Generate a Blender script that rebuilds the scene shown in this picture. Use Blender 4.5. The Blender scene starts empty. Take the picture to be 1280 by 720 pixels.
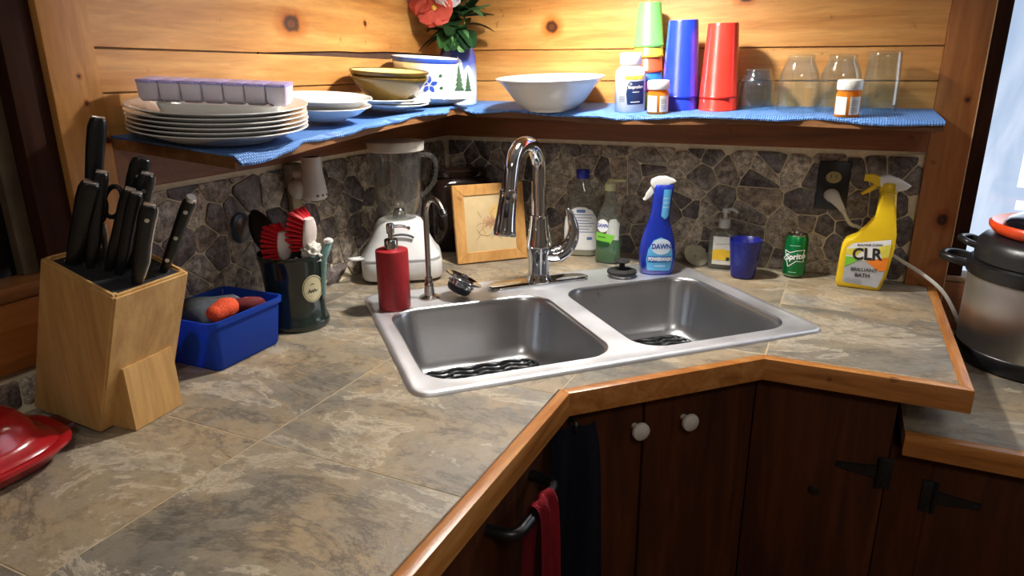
import bpy, bmesh, math, random
from mathutils import Vector, Matrix

# ------------------------------------------------------------------ camera, world, light
ZC = 0.91                                  # height of the worktop above the floor
SC = bpy.context.scene
COL = SC.collection
CAM = Vector((1.1050, -1.8660, 0.5042))     # in worktop coordinates (z = 0 on the worktop)
FPX, PITCH, YAW, ROLL = 861.26, 0.3072, -0.4419, -0.0095
FW = Vector((math.sin(YAW)*math.cos(PITCH), math.cos(YAW)*math.cos(PITCH), -math.sin(PITCH)))
_rt = Vector((math.cos(YAW), -math.sin(YAW), 0)); _up = _rt.cross(FW)
RT = _rt*math.cos(ROLL) + _up*math.sin(ROLL)
UP = -_rt*math.sin(ROLL) + _up*math.cos(ROLL)
cd = bpy.data.cameras.new('camera'); cd.sensor_width = 36.0; cd.lens = FPX*36.0/1280.0
cd.clip_start = 0.02; cd.clip_end = 60
co = bpy.data.objects.new('camera', cd); COL.objects.link(co)
mw = Matrix.Identity(4)
for i in range(3):
    mw[i][0], mw[i][1], mw[i][2] = RT[i], UP[i], -FW[i]
mw[0][3], mw[1][3], mw[2][3] = CAM.x, CAM.y, CAM.z + ZC
co.matrix_world = mw
SC.camera = co

SC.view_settings.view_transform = 'Standard'
SC.view_settings.look = 'None'
SC.view_settings.exposure = 0.15
SC.view_settings.gamma = 1.0
SC.view_settings.use_curve_mapping = False

wd = bpy.data.worlds.new('world'); SC.world = wd; wd.use_nodes = True
bg = wd.node_tree.nodes['Background']
bg.inputs[0].default_value = (0.62, 0.74, 1.0, 1); bg.inputs[1].default_value = 1.0

def light(name, kind, loc, energy, color=(1, 1, 1), size=0.05, rot=(0, 0, 0), sy=None):
    d = bpy.data.lights.new(name, kind); d.energy = energy; d.color = color
    if kind == 'AREA':
        d.size = size
        if sy: d.shape = 'RECTANGLE'; d.size_y = sy
    else:
        d.shadow_soft_size = size
    o = bpy.data.objects.new(name, d); COL.objects.link(o)
    o.location = (loc[0], loc[1], loc[2] + ZC); o.rotation_euler = rot
    return o
LAMP = (0.59, -0.46, 0.90)
light('pendant_bulb_light', 'POINT', (LAMP[0], LAMP[1], LAMP[2]), 42.0, (1.0, 0.97, 0.92), 0.035)
light('ceiling_fill_light', 'AREA', (1.7, -2.5, 1.47), 11.0, (1.0, 0.95, 0.89), 0.5)  # unseen ceiling lamp, added as weak fill from behind the camera
light('window_daylight', 'AREA', (1.85, 0.03, 0.6), 5.0, (0.82, 0.90, 1.0), 0.85, (math.radians(-90), 0, 0), 1.0)

# ------------------------------------------------------------------ pixel helpers (1280 x 720 frame)
def ray(x, y): return FW + RT*((x-640)/FPX) + UP*((360-y)/FPX)
def onz(x, y, z=0.0):
    d = ray(x, y); return CAM + d*((z-CAM.z)/d.z)
def ony(x, y, Y=0.0):
    d = ray(x, y); return CAM + d*((Y-CAM.y)/d.y)
def onx(x, y, X=0.0):
    d = ray(x, y); return CAM + d*((X-CAM.x)/d.x)
def ondepth(x, y, P):
    """point on the pixel's ray at the same viewing depth as P"""
    d = ray(x, y); return CAM + d*((P-CAM).dot(FW))
def facing(x, y): return math.atan2(CAM.x-x, -(CAM.y-y))

# ------------------------------------------------------------------ materials
def lin(c):
    return tuple((v/255/12.92 if v/255 <= 0.04045 else ((v/255+0.055)/1.055)**2.4) for v in c[:3]) + (1,)
_M = {}
class NT:
    def __init__(s, name):
        s.m = bpy.data.materials.new(name); s.m.use_nodes = True; s.t = s.m.node_tree; s.t.nodes.clear()
        s.out = s.n('ShaderNodeOutputMaterial')
    def n(s, t, **kw):
        o = s.t.nodes.new(t)
        for k, v in kw.items():
            if k in o.inputs: o.inputs[k].default_value = v
            else: setattr(o, k, v)
        return o
    def l(s, a, b): s.t.links.new(a, b)
    def ramp(s, fac, stops, interp='LINEAR'):
        r = s.n('ShaderNodeValToRGB'); r.color_ramp.interpolation = interp
        e = r.color_ramp.elements
        while len(e) < len(stops): e.new(0.5)
        for k, (p, c) in zip(e, stops): k.position = p; k.color = c
        s.l(fac, r.inputs[0]); return r.outputs[0]
    def math(s, op, a, b=None):
        m = s.n('ShaderNodeMath'); m.operation = op
        for i, v in enumerate((a, b)):
            if v is None: continue
            if hasattr(v, 'links'): s.l(v, m.inputs[i])
            else: m.inputs[i].default_value = v
        return m.outputs[0]
    def mix(s, fac, a, b, blend='MIX'):
        m = s.n('ShaderNodeMix'); m.data_type = 'RGBA'; m.blend_type = blend
        for i, v in ((0, fac), (6, a), (7, b)):
            if hasattr(v, 'links'): s.l(v, m.inputs[i])
            else: m.inputs[i].default_value = v
        return m.outputs[2]
    def mapping(s, scale=(1, 1, 1), rot=(0, 0, 0), rnd=0.0, coord='Object'):
        tc = s.n('ShaderNodeTexCoord'); mp = s.n('ShaderNodeMapping')
        mp.inputs['Scale'].default_value = scale; mp.inputs['Rotation'].default_value = rot
        s.l(tc.outputs[coord], mp.inputs[0])
        if rnd:
            oi = s.n('ShaderNodeObjectInfo')
            cx = s.n('ShaderNodeCombineXYZ'); f = s.math('MULTIPLY', oi.outputs['Random'], rnd)
            s.l(f, cx.inputs[0]); s.l(f, cx.inputs[1]); s.l(f, cx.inputs[2])
            s.l(cx.outputs[0], mp.inputs['Location'])
        return mp.outputs[0]
    def noise(s, vec, scale, detail=4, rough=0.55, dist=0.0):
        t = s.n('ShaderNodeTexNoise'); t.inputs['Scale'].default_value = scale
        t.inputs['Detail'].default_value = detail; t.inputs['Roughness'].default_value = rough
        t.inputs['Distortion'].default_value = dist
        s.l(vec, t.inputs['Vector']); return t.outputs[0]
    def bsdf(s, color, rough, bump=None, bstr=0.3, bdist=0.002, **kw):
        b = s.n('ShaderNodeBsdfPrincipled')
        for k, v in (('Base Color', color), ('Roughness', rough)):
            if hasattr(v, 'links'): s.l(v, b.inputs[k])
            else: b.inputs[k].default_value = v
        for k, v in kw.items(): b.inputs[k.replace('_', ' ')].default_value = v
        if bump is not None:
            bp = s.n('ShaderNodeBump'); bp.inputs['Strength'].default_value = bstr; bp.inputs['Distance'].default_value = bdist
            s.l(bump, bp.inputs['Height']); s.l(bp.outputs[0], b.inputs['Normal'])
        s.l(b.outputs[0], s.out.inputs[0]); return b

def mat(name, c, rough=0.5, metal=0.0, var=0.12, scale=30, bump=0.0, coat=0.0, sss=0.0, trans=0.0, spec=0.5):
    if name in _M: return _M[name]
    t = NT(name); v = t.mapping(); n = t.noise(v, scale)
    c = lin(c); a = tuple(min(1, x*(1-var)) for x in c[:3])+(1,); b = tuple(min(1, x*(1+var)) for x in c[:3])+(1,)
    col = t.ramp(n, [(0.3, a), (0.7, b)])
    rr = t.n('ShaderNodeMapRange'); rr.inputs['To Min'].default_value = max(0.02, rough*0.9); rr.inputs['To Max'].default_value = min(1, rough*1.1)
    t.l(n, rr.inputs[0])
    t.bsdf(col, rr.outputs[0], n if bump else None, bump, 0.002, Metallic=metal, Coat_Weight=coat, Subsurface_Weight=sss,
           Subsurface_Scale=0.01, Transmission_Weight=trans, Specular_IOR_Level=spec)
    _M[name] = t.m; return t.m

def glass(name, tint=(250, 252, 252), gloss=0.9, rough=0.02, body=0.0, bodycol=(200, 200, 200)):
    """thin clear wall: see-through with a fresnel gloss, optionally a little milky body"""
    if name in _M: return _M[name]
    t = NT(name); tr = t.n('ShaderNodeBsdfTransparent'); tr.inputs[0].default_value = lin(tint)
    gl = t.n('ShaderNodeBsdfGlossy'); gl.inputs['Roughness'].default_value = rough
    lw = t.n('ShaderNodeLayerWeight'); lw.inputs[0].default_value = 0.35
    n = t.noise(t.mapping(), 25); f = t.math('MULTIPLY', t.math('ADD', t.math('MULTIPLY', t.math('POWER', lw.outputs['Facing'], 2.2), 0.9), t.math('ADD', t.math('MULTIPLY', n, 0.04), 0.03)), gloss)
    mx = t.n('ShaderNodeMixShader'); t.l(f, mx.inputs[0]); t.l(tr.outputs[0], mx.inputs[1]); t.l(gl.outputs[0], mx.inputs[2])
    o = mx.outputs[0]
    if body:
        df = t.n('ShaderNodeBsdfDiffuse'); df.inputs[0].default_value = lin(bodycol)
        tl = t.n('ShaderNodeBsdfTranslucent'); tl.inputs[0].default_value = lin(bodycol)
        ad = t.n('ShaderNodeMixShader'); ad.inputs[0].default_value = 0.4; t.l(df.outputs[0], ad.inputs[1]); t.l(tl.outputs[0], ad.inputs[2])
        m2 = t.n('ShaderNodeMixShader'); m2.inputs[0].default_value = body; t.l(o, m2.inputs[1]); t.l(ad.outputs[0], m2.inputs[2]); o = m2.outputs[0]
    t.l(o, t.out.inputs[0]); _M[name] = t.m; return t.m

def wood(name, c1, c2, c3, axis='x', knots=(), rough=0.45, rnd=7.0, grain=1.0, plane='xz', coat=0.12, spec=0.5):
    """pine: long grain along axis, warmer bands, dark rings round each knot (u, v, radius) given on the plane"""
    if name in _M: return _M[name]
    t = NT(name)
    sc = {'x': (0.9, 9, 9), 'y': (9, 0.9, 9), 'z': (9, 9, 0.9)}[axis]
    v = t.mapping(tuple(s*grain for s in sc), rnd=rnd)
    n1 = t.noise(v, 2.2, 5, 0.6, 0.8); n2 = t.noise(v, 9, 6, 0.7, 0.3)
    base = t.ramp(n1, [(0.25, lin(c3)), (0.48, lin(c2)), (0.72, lin(c1))])
    fine = t.ramp(n2, [(0.35, (0.72, 0.68, 0.6, 1)), (0.6, (1, 1, 1, 1))])
    col = t.mix(0.75, base, fine, 'MULTIPLY')
    vs = t.mapping((4, 4, 4), rnd=rnd); spots = t.noise(vs, 7, 2)
    sp = t.ramp(spots, [(0.70, (1, 1, 1, 1)), (0.78, (0.55, 0.45, 0.35, 1))]); col = t.mix(1.0, col, sp, 'MULTIPLY')
    if knots:
        tc = t.n('ShaderNodeTexCoord'); sx = t.n('ShaderNodeSeparateXYZ'); t.l(tc.outputs['Object'], sx.inputs[0])
        ia, ib = {'xz': (0, 2), 'yz': (1, 2)}[plane]
        wob = t.math('MULTIPLY', t.math('SUBTRACT', t.noise(t.mapping(), 45, 3), 0.5), 0.012)
        for (u, w, r, el) in knots:
            du = t.math('MULTIPLY', t.math('SUBTRACT', sx.outputs[ia], u), 1.0/el); dw = t.math('SUBTRACT', sx.outputs[ib], w)
            d = t.math('ADD', t.math('SQRT', t.math('ADD', t.math('MULTIPLY', du, du), t.math('MULTIPLY', dw, dw))), wob)
            k = t.ramp(t.math('DIVIDE', d, r*4), [(0.10, lin((120, 84, 46))), (0.17, lin((70, 44, 24))), (0.25, lin((96, 60, 30))),
                                                   (0.36, lin((225, 185, 125))), (0.7, (1, 1, 1, 1))])
            col = t.mix(1.0, col, k, 'MULTIPLY')
    t.bsdf(col, rough, n2, 0.25, 0.0015, Coat_Weight=coat, Coat_Roughness=0.35, Specular_IOR_Level=spec)
    _M[name] = t.m; return t.m

def tile_mat():
    t = NT('slate_tile'); v = t.mapping((1, 1, 1), rnd=9.0); vs = t.mapping((0.75, 1.3, 1), (0, 0, 0.5), rnd=5.0)
    n1 = t.noise(vs, 3.0, 7, 0.62, 0.3); n2 = t.noise(v, 7, 9, 0.72, 0.5); n3 = t.noise(v, 45, 9, 0.78, 0.2); n4 = t.noise(vs, 5.5, 12, 0.74, 0.6); n5 = t.noise(v, 15, 8, 0.7, 0.4)
    base = t.ramp(n1, [(0.30, lin((104, 100, 94))), (0.43, lin((132, 125, 112))), (0.52, lin((152, 140, 120))), (0.62, lin((168, 149, 120))), (0.72, lin((156, 150, 142)))])
    och = t.ramp(n2, [(0.50, (0, 0, 0, 1)), (0.60, (1, 1, 1, 1))]); col = t.mix(t.math('MULTIPLY', och, 0.5), base, lin((178, 150, 110)))
    gry = t.ramp(n2, [(0.34, (1, 1, 1, 1)), (0.43, (0, 0, 0, 1))]); col = t.mix(t.math('MULTIPLY', gry, 0.6), col, lin((116, 114, 112)))
    vein = t.ramp(n4, [(0.545, (0, 0, 0, 1)), (0.562, (1, 1, 1, 1)), (0.575, (0.5, 0.5, 0.5, 1)), (0.63, (0, 0, 0, 1))]); col = t.mix(t.math('MULTIPLY', vein, 0.75), col, lin((212, 200, 178)))
    dk = t.ramp(n4, [(0.395, (0, 0, 0, 1)), (0.43, (1, 1, 1, 1)), (0.445, (0.6, 0.6, 0.6, 1)), (0.46, (0, 0, 0, 1))]); col = t.mix(t.math('MULTIPLY', dk, 0.6), col, lin((78, 73, 68)))
    pit = t.ramp(n5, [(0.30, (0.55, 0.53, 0.5, 1)), (0.42, (1, 1, 1, 1))]); col = t.mix(1.0, col, pit, 'MULTIPLY')
    f = t.ramp(n3, [(0.36, (0.62, 0.60, 0.58, 1)), (0.50, (0.95, 0.95, 0.95, 1)), (0.64, (1.0, 1.0, 1.0, 1))]); col = t.mix(0.85, col, f, 'MULTIPLY')
    hgt = t.math('ADD', t.math('MULTIPLY', n4, 1.6), t.math('ADD', t.math('MULTIPLY', n3, 0.3), t.math('MULTIPLY', n5, 0.5)))
    rr = t.ramp(n2, [(0.3, (0.28, 0.28, 0.28, 1)), (0.7, (0.48, 0.48, 0.48, 1))])
    t.bsdf(col, rr, hgt, 0.5, 0.004); _M['slate_tile'] = t.m; return t.m

def stone_mat():
    t = NT('mosaic_stone'); oi = t.n('ShaderNodeObjectInfo'); v = t.mapping((1, 1, 1), rnd=11.0)
    n = t.noise(v, 60, 9, 0.85); n2 = t.noise(v, 22, 6, 0.65)
    base = t.ramp(oi.outputs['Random'], [(0.0, lin((112, 102, 102))), (0.3, lin((160, 148, 144))), (0.5, lin((206, 192, 174))), (0.75, lin((232, 218, 196))), (0.88, lin((130, 122, 126))), (1.0, lin((214, 192, 168)))])
    f = t.ramp(n, [(0.42, (0.10, 0.09, 0.095, 1)), (0.495, (0.50, 0.48, 0.47, 1)), (0.57, (1.0, 1.0, 1.0, 1))])
    col = t.mix(0.85, base, f, 'MULTIPLY'); g = t.ramp(n2, [(0.38, (0.55, 0.52, 0.52, 1)), (0.6, (1, 1, 1, 1))]); col = t.mix(0.85, col, g, 'MULTIPLY')
    t.bsdf(col, 0.42, n, 0.35, 0.002); _M['mosaic_stone'] = t.m; return t.m

def steel(name, c=(176, 178, 182), rough=0.3, brushed=(1, 1, 60), aniso=0.0, bump=0.04):
    if name in _M: return _M[name]
    t = NT(name); v = t.mapping(brushed); n = t.noise(v, 30, 4, 0.6); n2 = t.noise(t.mapping(), 9, 4)
    col = t.ramp(n2, [(0.3, tuple(x*0.86 for x in lin(c)[:3])+(1,)), (0.7, lin(c))])
    rr = t.n('ShaderNodeMapRange'); rr.inputs['To Min'].default_value = rough*0.8; rr.inputs['To Max'].default_value = rough*1.25; t.l(n2, rr.inputs[0])
    t.bsdf(col, rr.outputs[0], n, bump, 0.001, Metallic=1.0, Anisotropic=aniso); _M[name] = t.m; return t.m

def liner_mat():
    t = NT('blue_mesh_liner'); tc = t.n('ShaderNodeTexCoord')
    hs = []
    for d in ('X', 'Y'):
        w = t.n('ShaderNodeTexWave'); w.wave_type = 'BANDS'; w.bands_direction = d; w.inputs['Scale'].default_value = 62.0
        t.l(tc.outputs['Object'], w.inputs['Vector']); hs.append(w.outputs['Fac'])
    h = t.math('MULTIPLY', hs[0], hs[1]); n = t.noise(t.mapping(), 12)
    col = t.ramp(h, [(0.02, lin((40, 80, 146))), (0.35, lin((104, 156, 220)))]); col = t.mix(t.math('MULTIPLY', n, 0.2), col, lin((120, 165, 220)))
    t.bsdf(col, 0.6, h, 0.6, 0.002); _M['liner'] = t.m; return t.m

def window_light():
    t = NT('daylight_pane'); v = t.mapping((1.5, 1, 0.6)); n = t.noise(v, 4, 4, 0.6, 0.5)
    col = t.ramp(n, [(0.3, lin((140, 164, 196))), (0.55, lin((176, 194, 220))), (0.75, lin((214, 226, 244)))])
    e = t.n('ShaderNodeEmission'); t.l(col, e.inputs[0]); e.inputs[1].default_value = 1.15
    gl = t.n('ShaderNodeBsdfGlossy'); gl.inputs['Roughness'].default_value = 0.1
    mx = t.n('ShaderNodeMixShader'); mx.inputs[0].default_value = 0.06; t.l(e.outputs[0], mx.inputs[1]); t.l(gl.outputs[0], mx.inputs[2])
    t.l(mx.outputs[0], t.out.inputs[0]); return t.m

TILE, STONE, LINER, WINLIGHT = tile_mat(), stone_mat(), liner_mat(), window_light()
PINE = dict(c1=(226, 172, 104), c2=(206, 146, 78), c3=(176, 112, 52))
GROUT = mat('grout', (222, 208, 178), 0.85, scale=60, bump=0.3)
TGROUT = mat('tile_grout', (190, 172, 144), 0.85, scale=60, bump=0.2)
TRIMW = wood('trim_oak', (206, 146, 82), (184, 118, 56), (150, 88, 38), 'x', rough=0.32, grain=2.2)
TRIMY = wood('trim_oak_y', (206, 146, 82), (184, 118, 56), (150, 88, 38), 'y', rough=0.32, grain=2.2)
DARKWOOD = wood('dark_wood', (92, 47, 19), (70, 35, 13), (48, 23, 9), 'z', rough=0.6, coat=0.0, spec=0.2)
JAMB = wood('jamb_wood', (66, 34, 20), (52, 26, 15), (38, 19, 11), 'z', rough=0.7, coat=0.0, spec=0.15)
BLOCKW = wood('block_maple', (218, 178, 118), (204, 160, 98), (182, 134, 74), 'z', rough=0.4, rnd=0)
FRAMEW = wood('frame_maple', (214, 164, 100), (198, 146, 82), (176, 122, 60), 'z', rough=0.4)
STEEL = steel('rim_steel_lit', (240, 240, 242), 0.50, (50, 1, 1)); BOWLST = steel('bowl_steel_shaded', (200, 201, 203), 0.29, (1, 1, 50))  # one steel twice: colour lightened for the lit rim, darker for the shaded bowls
CHROME = steel('chrome', (215, 217, 220), 0.06, (1, 1, 1), bump=0.0)
NICKEL = steel('brushed_nickel', (176, 172, 166), 0.22)
BODYST = steel('cooker_steel', (214, 213, 212), 0.40, (1, 1, 60), aniso=0.5)
KSTEEL = steel('knife_steel', (230, 230, 230), 0.30)
BLACKP = mat('black_plastic', (20, 20, 22), 0.35)
BLACKM = mat('black_matte', (22, 21, 22), 0.75, bump=0.2, scale=200)
IRON = mat('black_iron', (16, 16, 18), 0.45, var=0.3)
WHITEP = mat('white_plastic', (226, 224, 218), 0.35, var=0.03)
WHITEC = mat('white_china', (235, 234, 230), 0.12, var=0.03, coat=0.4)
RUBBER = mat('black_rubber', (24, 26, 30), 0.4)

# ------------------------------------------------------------------ mesh helpers
def new(): return bmesh.new()
def obj(name, bm, m, parent=None, loc=(0, 0, 0), rot=(0, 0, 0), ang=40, kind=None, label=None):
    bmesh.ops.recalc_face_normals(bm, faces=bm.faces[:])
    me = bpy.data.meshes.new(name); bm.to_mesh(me); bm.free()
    me.polygons.foreach_set('use_smooth', [True]*len(me.polygons))
    me.set_sharp_from_angle(angle=math.radians(ang))
    me.materials.append(m)
    o = bpy.data.objects.new(name, me); COL.objects.link(o)
    o.location = loc; o.rotation_euler = rot
    if parent is not None: o.parent = parent
    if kind: o['kind'] = kind
    if label: o['label'] = label
    return o
def tag(o, label, cat=None, group=None, kind=None):
    o['label'] = label
    if cat: o['category'] = cat
    if group: o['group'] = group
    if kind: o['kind'] = kind
    return o
ALL = []
def thing(name, label, cat, loc, rz=0.0, group=None):
    o = bpy.data.objects.new(name, None); COL.objects.link(o); o.empty_display_size = 0.03
    o.location = (loc[0], loc[1], loc[2]+ZC); o.rotation_euler = (0, 0, rz)
    ALL.append(o); return tag(o, label, cat, group)
def top(name, bm, m, label, cat, loc=(0, 0, 0), rz=0.0, group=None, ang=40):
    o = obj(name, bm, m, None, (loc[0], loc[1], loc[2]+ZC), (0, 0, rz), ang); ALL.append(o)
    return tag(o, label, cat, group)
def struct(name, bm, m, label=None, ang=30):
    o = obj(name, bm, m, None, (0, 0, ZC), ang=ang, kind='structure')
    if label: o['label'] = label
    return o
def dup(root, loc, rz=None, label=None, group=None):
    r = root.copy(); COL.objects.link(r); ALL.append(r); r.location = (loc[0], loc[1], loc[2]+ZC)
    if rz is not None: r.rotation_euler = (0, 0, rz)
    if label: r['label'] = label
    if group: r['group'] = group
    for ch in list(root.children):
        c = ch.copy(); COL.objects.link(c); c.parent = r
        for g in ch.children:
            d = g.copy(); COL.objects.link(d); d.parent = c
    return r
def box(bm, c, s, bev=0.0, rot=None, seg=2):
    r = bmesh.ops.create_cube(bm, size=1.0); vs = r['verts']
    for v in vs: v.co = Vector((v.co.x*s[0], v.co.y*s[1], v.co.z*s[2]))
    if bev:
        es = list({e for v in vs for e in v.link_edges})
        g = bmesh.ops.bevel(bm, geom=es, offset=bev, segments=seg, affect='EDGES', profile=0.5)
        vs = list({v for f in g['faces'] for v in f.verts} | {v for v in vs if v.is_valid})
        # every vertex of this island
        todo, seen = list(vs), set(vs)
        while todo:
            v = todo.pop()
            for e in v.link_edges:
                w = e.other_vert(v)
                if w not in seen: seen.add(w); todo.append(w)
        vs = list(seen)
    for v in vs:
        if rot is not None: v.co = rot @ v.co
        v.co += Vector(c)
    return bm
def bbox2(bm, lo, hi, bev=0.0):
    return box(bm, [(a+b)/2 for a, b in zip(lo, hi)], [abs(b-a) for a, b in zip(lo, hi)], bev)
def rings(bm, rs, cap0=True, cap1=True, closed=True):
    """skin a list of equal-length point rings"""
    vr = [[bm.verts.new(p) for p in r] for r in rs]
    n = len(vr[0])
    for a, b in zip(vr, vr[1:]):
        for i in range(n if closed else n-1):
            j = (i+1) % n
            try: bm.faces.new((a[i], a[j], b[j], b[i]))
            except ValueError: pass
    if cap0 and n > 2: bm.faces.new(vr[0][::-1])
    if cap1 and n > 2: bm.faces.new(vr[-1])
    return vr
def lathe(bm, prof, seg=32, c=(0, 0, 0), cap0=True, cap1=True, sx=1.0, sy=1.0):
    rs = []
    for r, z in prof:
        r = max(r, 1e-5)
        rs.append([(c[0]+sx*r*math.cos(2*math.pi*i/seg), c[1]+sy*r*math.sin(2*math.pi*i/seg), c[2]+z) for i in range(seg)])
    rings(bm, rs, cap0, cap1); return bm
def tube(bm, pts, r, seg=10, cap=True, flat=1.0):
    pts = [Vector(p) for p in pts]; n = len(pts)
    rr = r if isinstance(r, (list, tuple)) else [r]*n
    tang = []
    for i in range(n):
        a = pts[max(i-1, 0)]; b = pts[min(i+1, n-1)]; tang.append((b-a).normalized())
    t0 = tang[0]; up = Vector((0, 0, 1)) if abs(t0.z) < 0.9 else Vector((1, 0, 0))
    nn = (up - t0*up.dot(t0)).normalized(); rs = []
    for i in range(n):
        t = tang[i]; nn = (nn - t*nn.dot(t)).normalized(); b = t.cross(nn)
        rs.append([pts[i] + nn*rr[i]*math.cos(2*math.pi*k/seg) + b*rr[i]*flat*math.sin(2*math.pi*k/seg) for k in range(seg)])
    rings(bm, rs, cap, cap); return bm
def spline(pts, n=8):
    """Catmull-Rom through pts"""
    P = [Vector(p) for p in pts]; P = [P[0]*2-P[1]] + P + [P[-1]*2-P[-2]]; out = []
    for i in range(1, len(P)-2):
        for k in range(n):
            t = k/n; a, b, c, d = P[i-1], P[i], P[i+1], P[i+2]
            out.append(0.5*((2*b)+(c-a)*t+(2*a-5*b+4*c-d)*t*t+(3*b-a-3*c+d)*t**3))
    out.append(P[-2]); return out
def prism(bm, poly, z0, z1, bev=0.0):
    a = [bm.verts.new((p[0], p[1], z0)) for p in poly]; b = [bm.verts.new((p[0], p[1], z1)) for p in poly]; n = len(poly)
    bm.faces.new(a[::-1]); ft = bm.faces.new(b)
    for i in range(n): bm.faces.new((a[i], a[(i+1) % n], b[(i+1) % n], b[i]))
    if bev: bmesh.ops.bevel(bm, geom=list(ft.edges), offset=bev, segments=2, affect='EDGES', profile=0.5)
    return bm
def xprism(bm, poly, y0, y1, bev=0.0, seg=3):
    """outline in x,z extruded along y; both outlines rounded by bev"""
    a = [bm.verts.new((p[0], y0, p[1])) for p in poly]; b = [bm.verts.new((p[0], y1, p[1])) for p in poly]; n = len(poly)
    f0 = bm.faces.new(a[::-1]); f1 = bm.faces.new(b)
    for i in range(n): bm.faces.new((a[i], a[(i+1) % n], b[(i+1) % n], b[i]))
    if bev: bmesh.ops.bevel(bm, geom=list({*f0.edges, *f1.edges}), offset=bev, segments=seg, affect='EDGES', profile=0.5)
    return bm
def rrect(w, h, r, seg=6, cx=0.0, cy=0.0):
    out = []
    for (sx, sy, a0) in ((1, 1, 0), (-1, 1, 90), (-1, -1, 180), (1, -1, 270)):
        for k in range(seg+1):
            a = math.radians(a0+90*k/seg)
            out.append((cx+sx*(w/2-r)+r*math.cos(a), cy+sy*(h/2-r)+r*math.sin(a)))
    return out
def ell(cx, cz, rx, rz, n=28, a0=0.0):
    return [(cx+rx*math.cos(a0+2*math.pi*k/n), cz+rz*math.sin(a0+2*math.pi*k/n)) for k in range(n)]

class Loft:
    """bottle body: rings (z, rx, ry, exponent, cx)"""
    def __init__(s, rs): s.rs = [tuple(r)+(2.0, 0.0)[len(r)-3:] if len(r) < 5 else tuple(r) for r in rs]
    def at(s, z):
        rs = s.rs
        if z <= rs[0][0]: return rs[0]
        for a, b in zip(rs, rs[1:]):
            if z <= b[0]:
                t = (z-a[0])/max(1e-9, b[0]-a[0]); return tuple(x+(y-x)*t for x, y in zip(a, b))
        return rs[-1]
    def ring(s, r, seg, grow=0.0):
        z, rx, ry, n, cx = r; out = []
        for k in range(seg):
            a = 2*math.pi*k/seg; ca, sa = math.cos(a), math.sin(a)
            q = (abs(ca)**n+abs(sa)**n)**(-1/n)
            out.append((cx+(rx+grow)*q*ca, (ry+grow)*q*sa, z))
        return out
    def build(s, bm, seg=48, z0=None, z1=None, grow=0.0, cap0=True, cap1=True):
        rs = s.rs
        if z0 is not None: rs = [s.at(z0)]+[r for r in rs if z0 < r[0] < z1]+[s.at(z1)]
        rings(bm, [s.ring(r, seg, grow) for r in rs], cap0, cap1); return bm
    def y(s, x, z):
        _, rx, ry, n, cx = s.at(z); u = min(0.999, abs((x-cx)/rx))
        return -ry*(1-u**n)**(1/n)
class Flat:
    def __init__(s, y): s.yy = y
    def y(s, x, z): return s.yy

def onto(bm, surf, off, step=0.004):
    """cut an x,z drawing into small cells and press it on the front of surf"""
    xs = [v.co.x for v in bm.verts]; zs = [v.co.z for v in bm.verts]
    if not xs: return bm
    if not isinstance(surf, Flat):
        for lo, hi, nrm in ((min(xs), max(xs), (1, 0, 0)), (min(zs), max(zs), (0, 0, 1))):
            k = lo+step
            while k < hi:
                bmesh.ops.bisect_plane(bm, geom=bm.verts[:]+bm.edges[:]+bm.faces[:], dist=1e-7,
                                       plane_co=(k*nrm[0], 0, k*nrm[2]), plane_no=nrm)
                k += step
    for v in bm.verts: v.co.y = surf.y(v.co.x, v.co.z)-off
    return bm
def decal(name, polys, surf, off, m, parent, label=None, step=0.004):
    bm = new()
    for p in polys:
        f = bm.faces.new([bm.verts.new((a, 0, b)) for a, b in p])
    bmesh.ops.triangulate(bm, faces=bm.faces[:])
    onto(bm, surf, off, step)
    o = obj(name, bm, m, parent); 
    if label: o['label'] = label
    return o
def text(s, size, x, z, surf, off, m, parent, name='lettering', bold=0.0, sx=1.0, shear=0.0, rot=0.0, step=0.004):
    cu = bpy.data.curves.new('lettering', 'FONT'); cu.body = s; cu.size = size; cu.align_x = 'CENTER'; cu.align_y = 'CENTER'
    cu.offset = bold; cu.shear = shear; cu.resolution_u = 3; cu.fill_mode = 'FRONT'
    o = bpy.data.objects.new('lettering', cu); COL.objects.link(o)
    bpy.context.view_layer.update()
    dg = bpy.context.evaluated_depsgraph_get(); me = o.evaluated_get(dg).to_mesh()
    bm = new(); bm.from_mesh(me); o.evaluated_get(dg).to_mesh_clear(); bpy.data.objects.remove(o); bpy.data.curves.remove(cu)
    c, sn = math.cos(rot), math.sin(rot)
    for v in bm.verts:
        px, pz = v.co.x*sx, v.co.y
        v.co = Vector((x+px*c-pz*sn, 0, z+px*sn+pz*c))
    onto(bm, surf, off, step)
    return obj(name, bm, m, parent)
def stroke(pts, w):
    """thin polyline as little quads in x,z"""
    out = []
    for (a, b), (c, d) in zip(pts, pts[1:]):
        l = math.hypot(c-a, d-b) or 1e-9; nx, nz = -(d-b)/l*w/2, (c-a)/l*w/2
        out.append([(a+nx, b+nz), (c+nx, d+nz), (c-nx, d-nz), (a-nx, b-nz)])
    return out
def clip(poly, a, b, c):
    """keep a*x+b*y<=c of a convex polygon"""
    out = []
    for p, q in zip(poly, poly[1:]+poly[:1]):
        dp, dq = a*p[0]+b*p[1]-c, a*q[0]+b*q[1]-c
        if dp <= 0: out.append(p)
        if (dp < 0 < dq) or (dq < 0 < dp):
            t = dp/(dp-dq); out.append((p[0]+(q[0]-p[0])*t, p[1]+(q[1]-p[1])*t))
    return out
def area(p): return 0.5*sum(a[0]*b[1]-b[0]*a[1] for a, b in zip(p, p[1:]+p[:1]))


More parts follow.
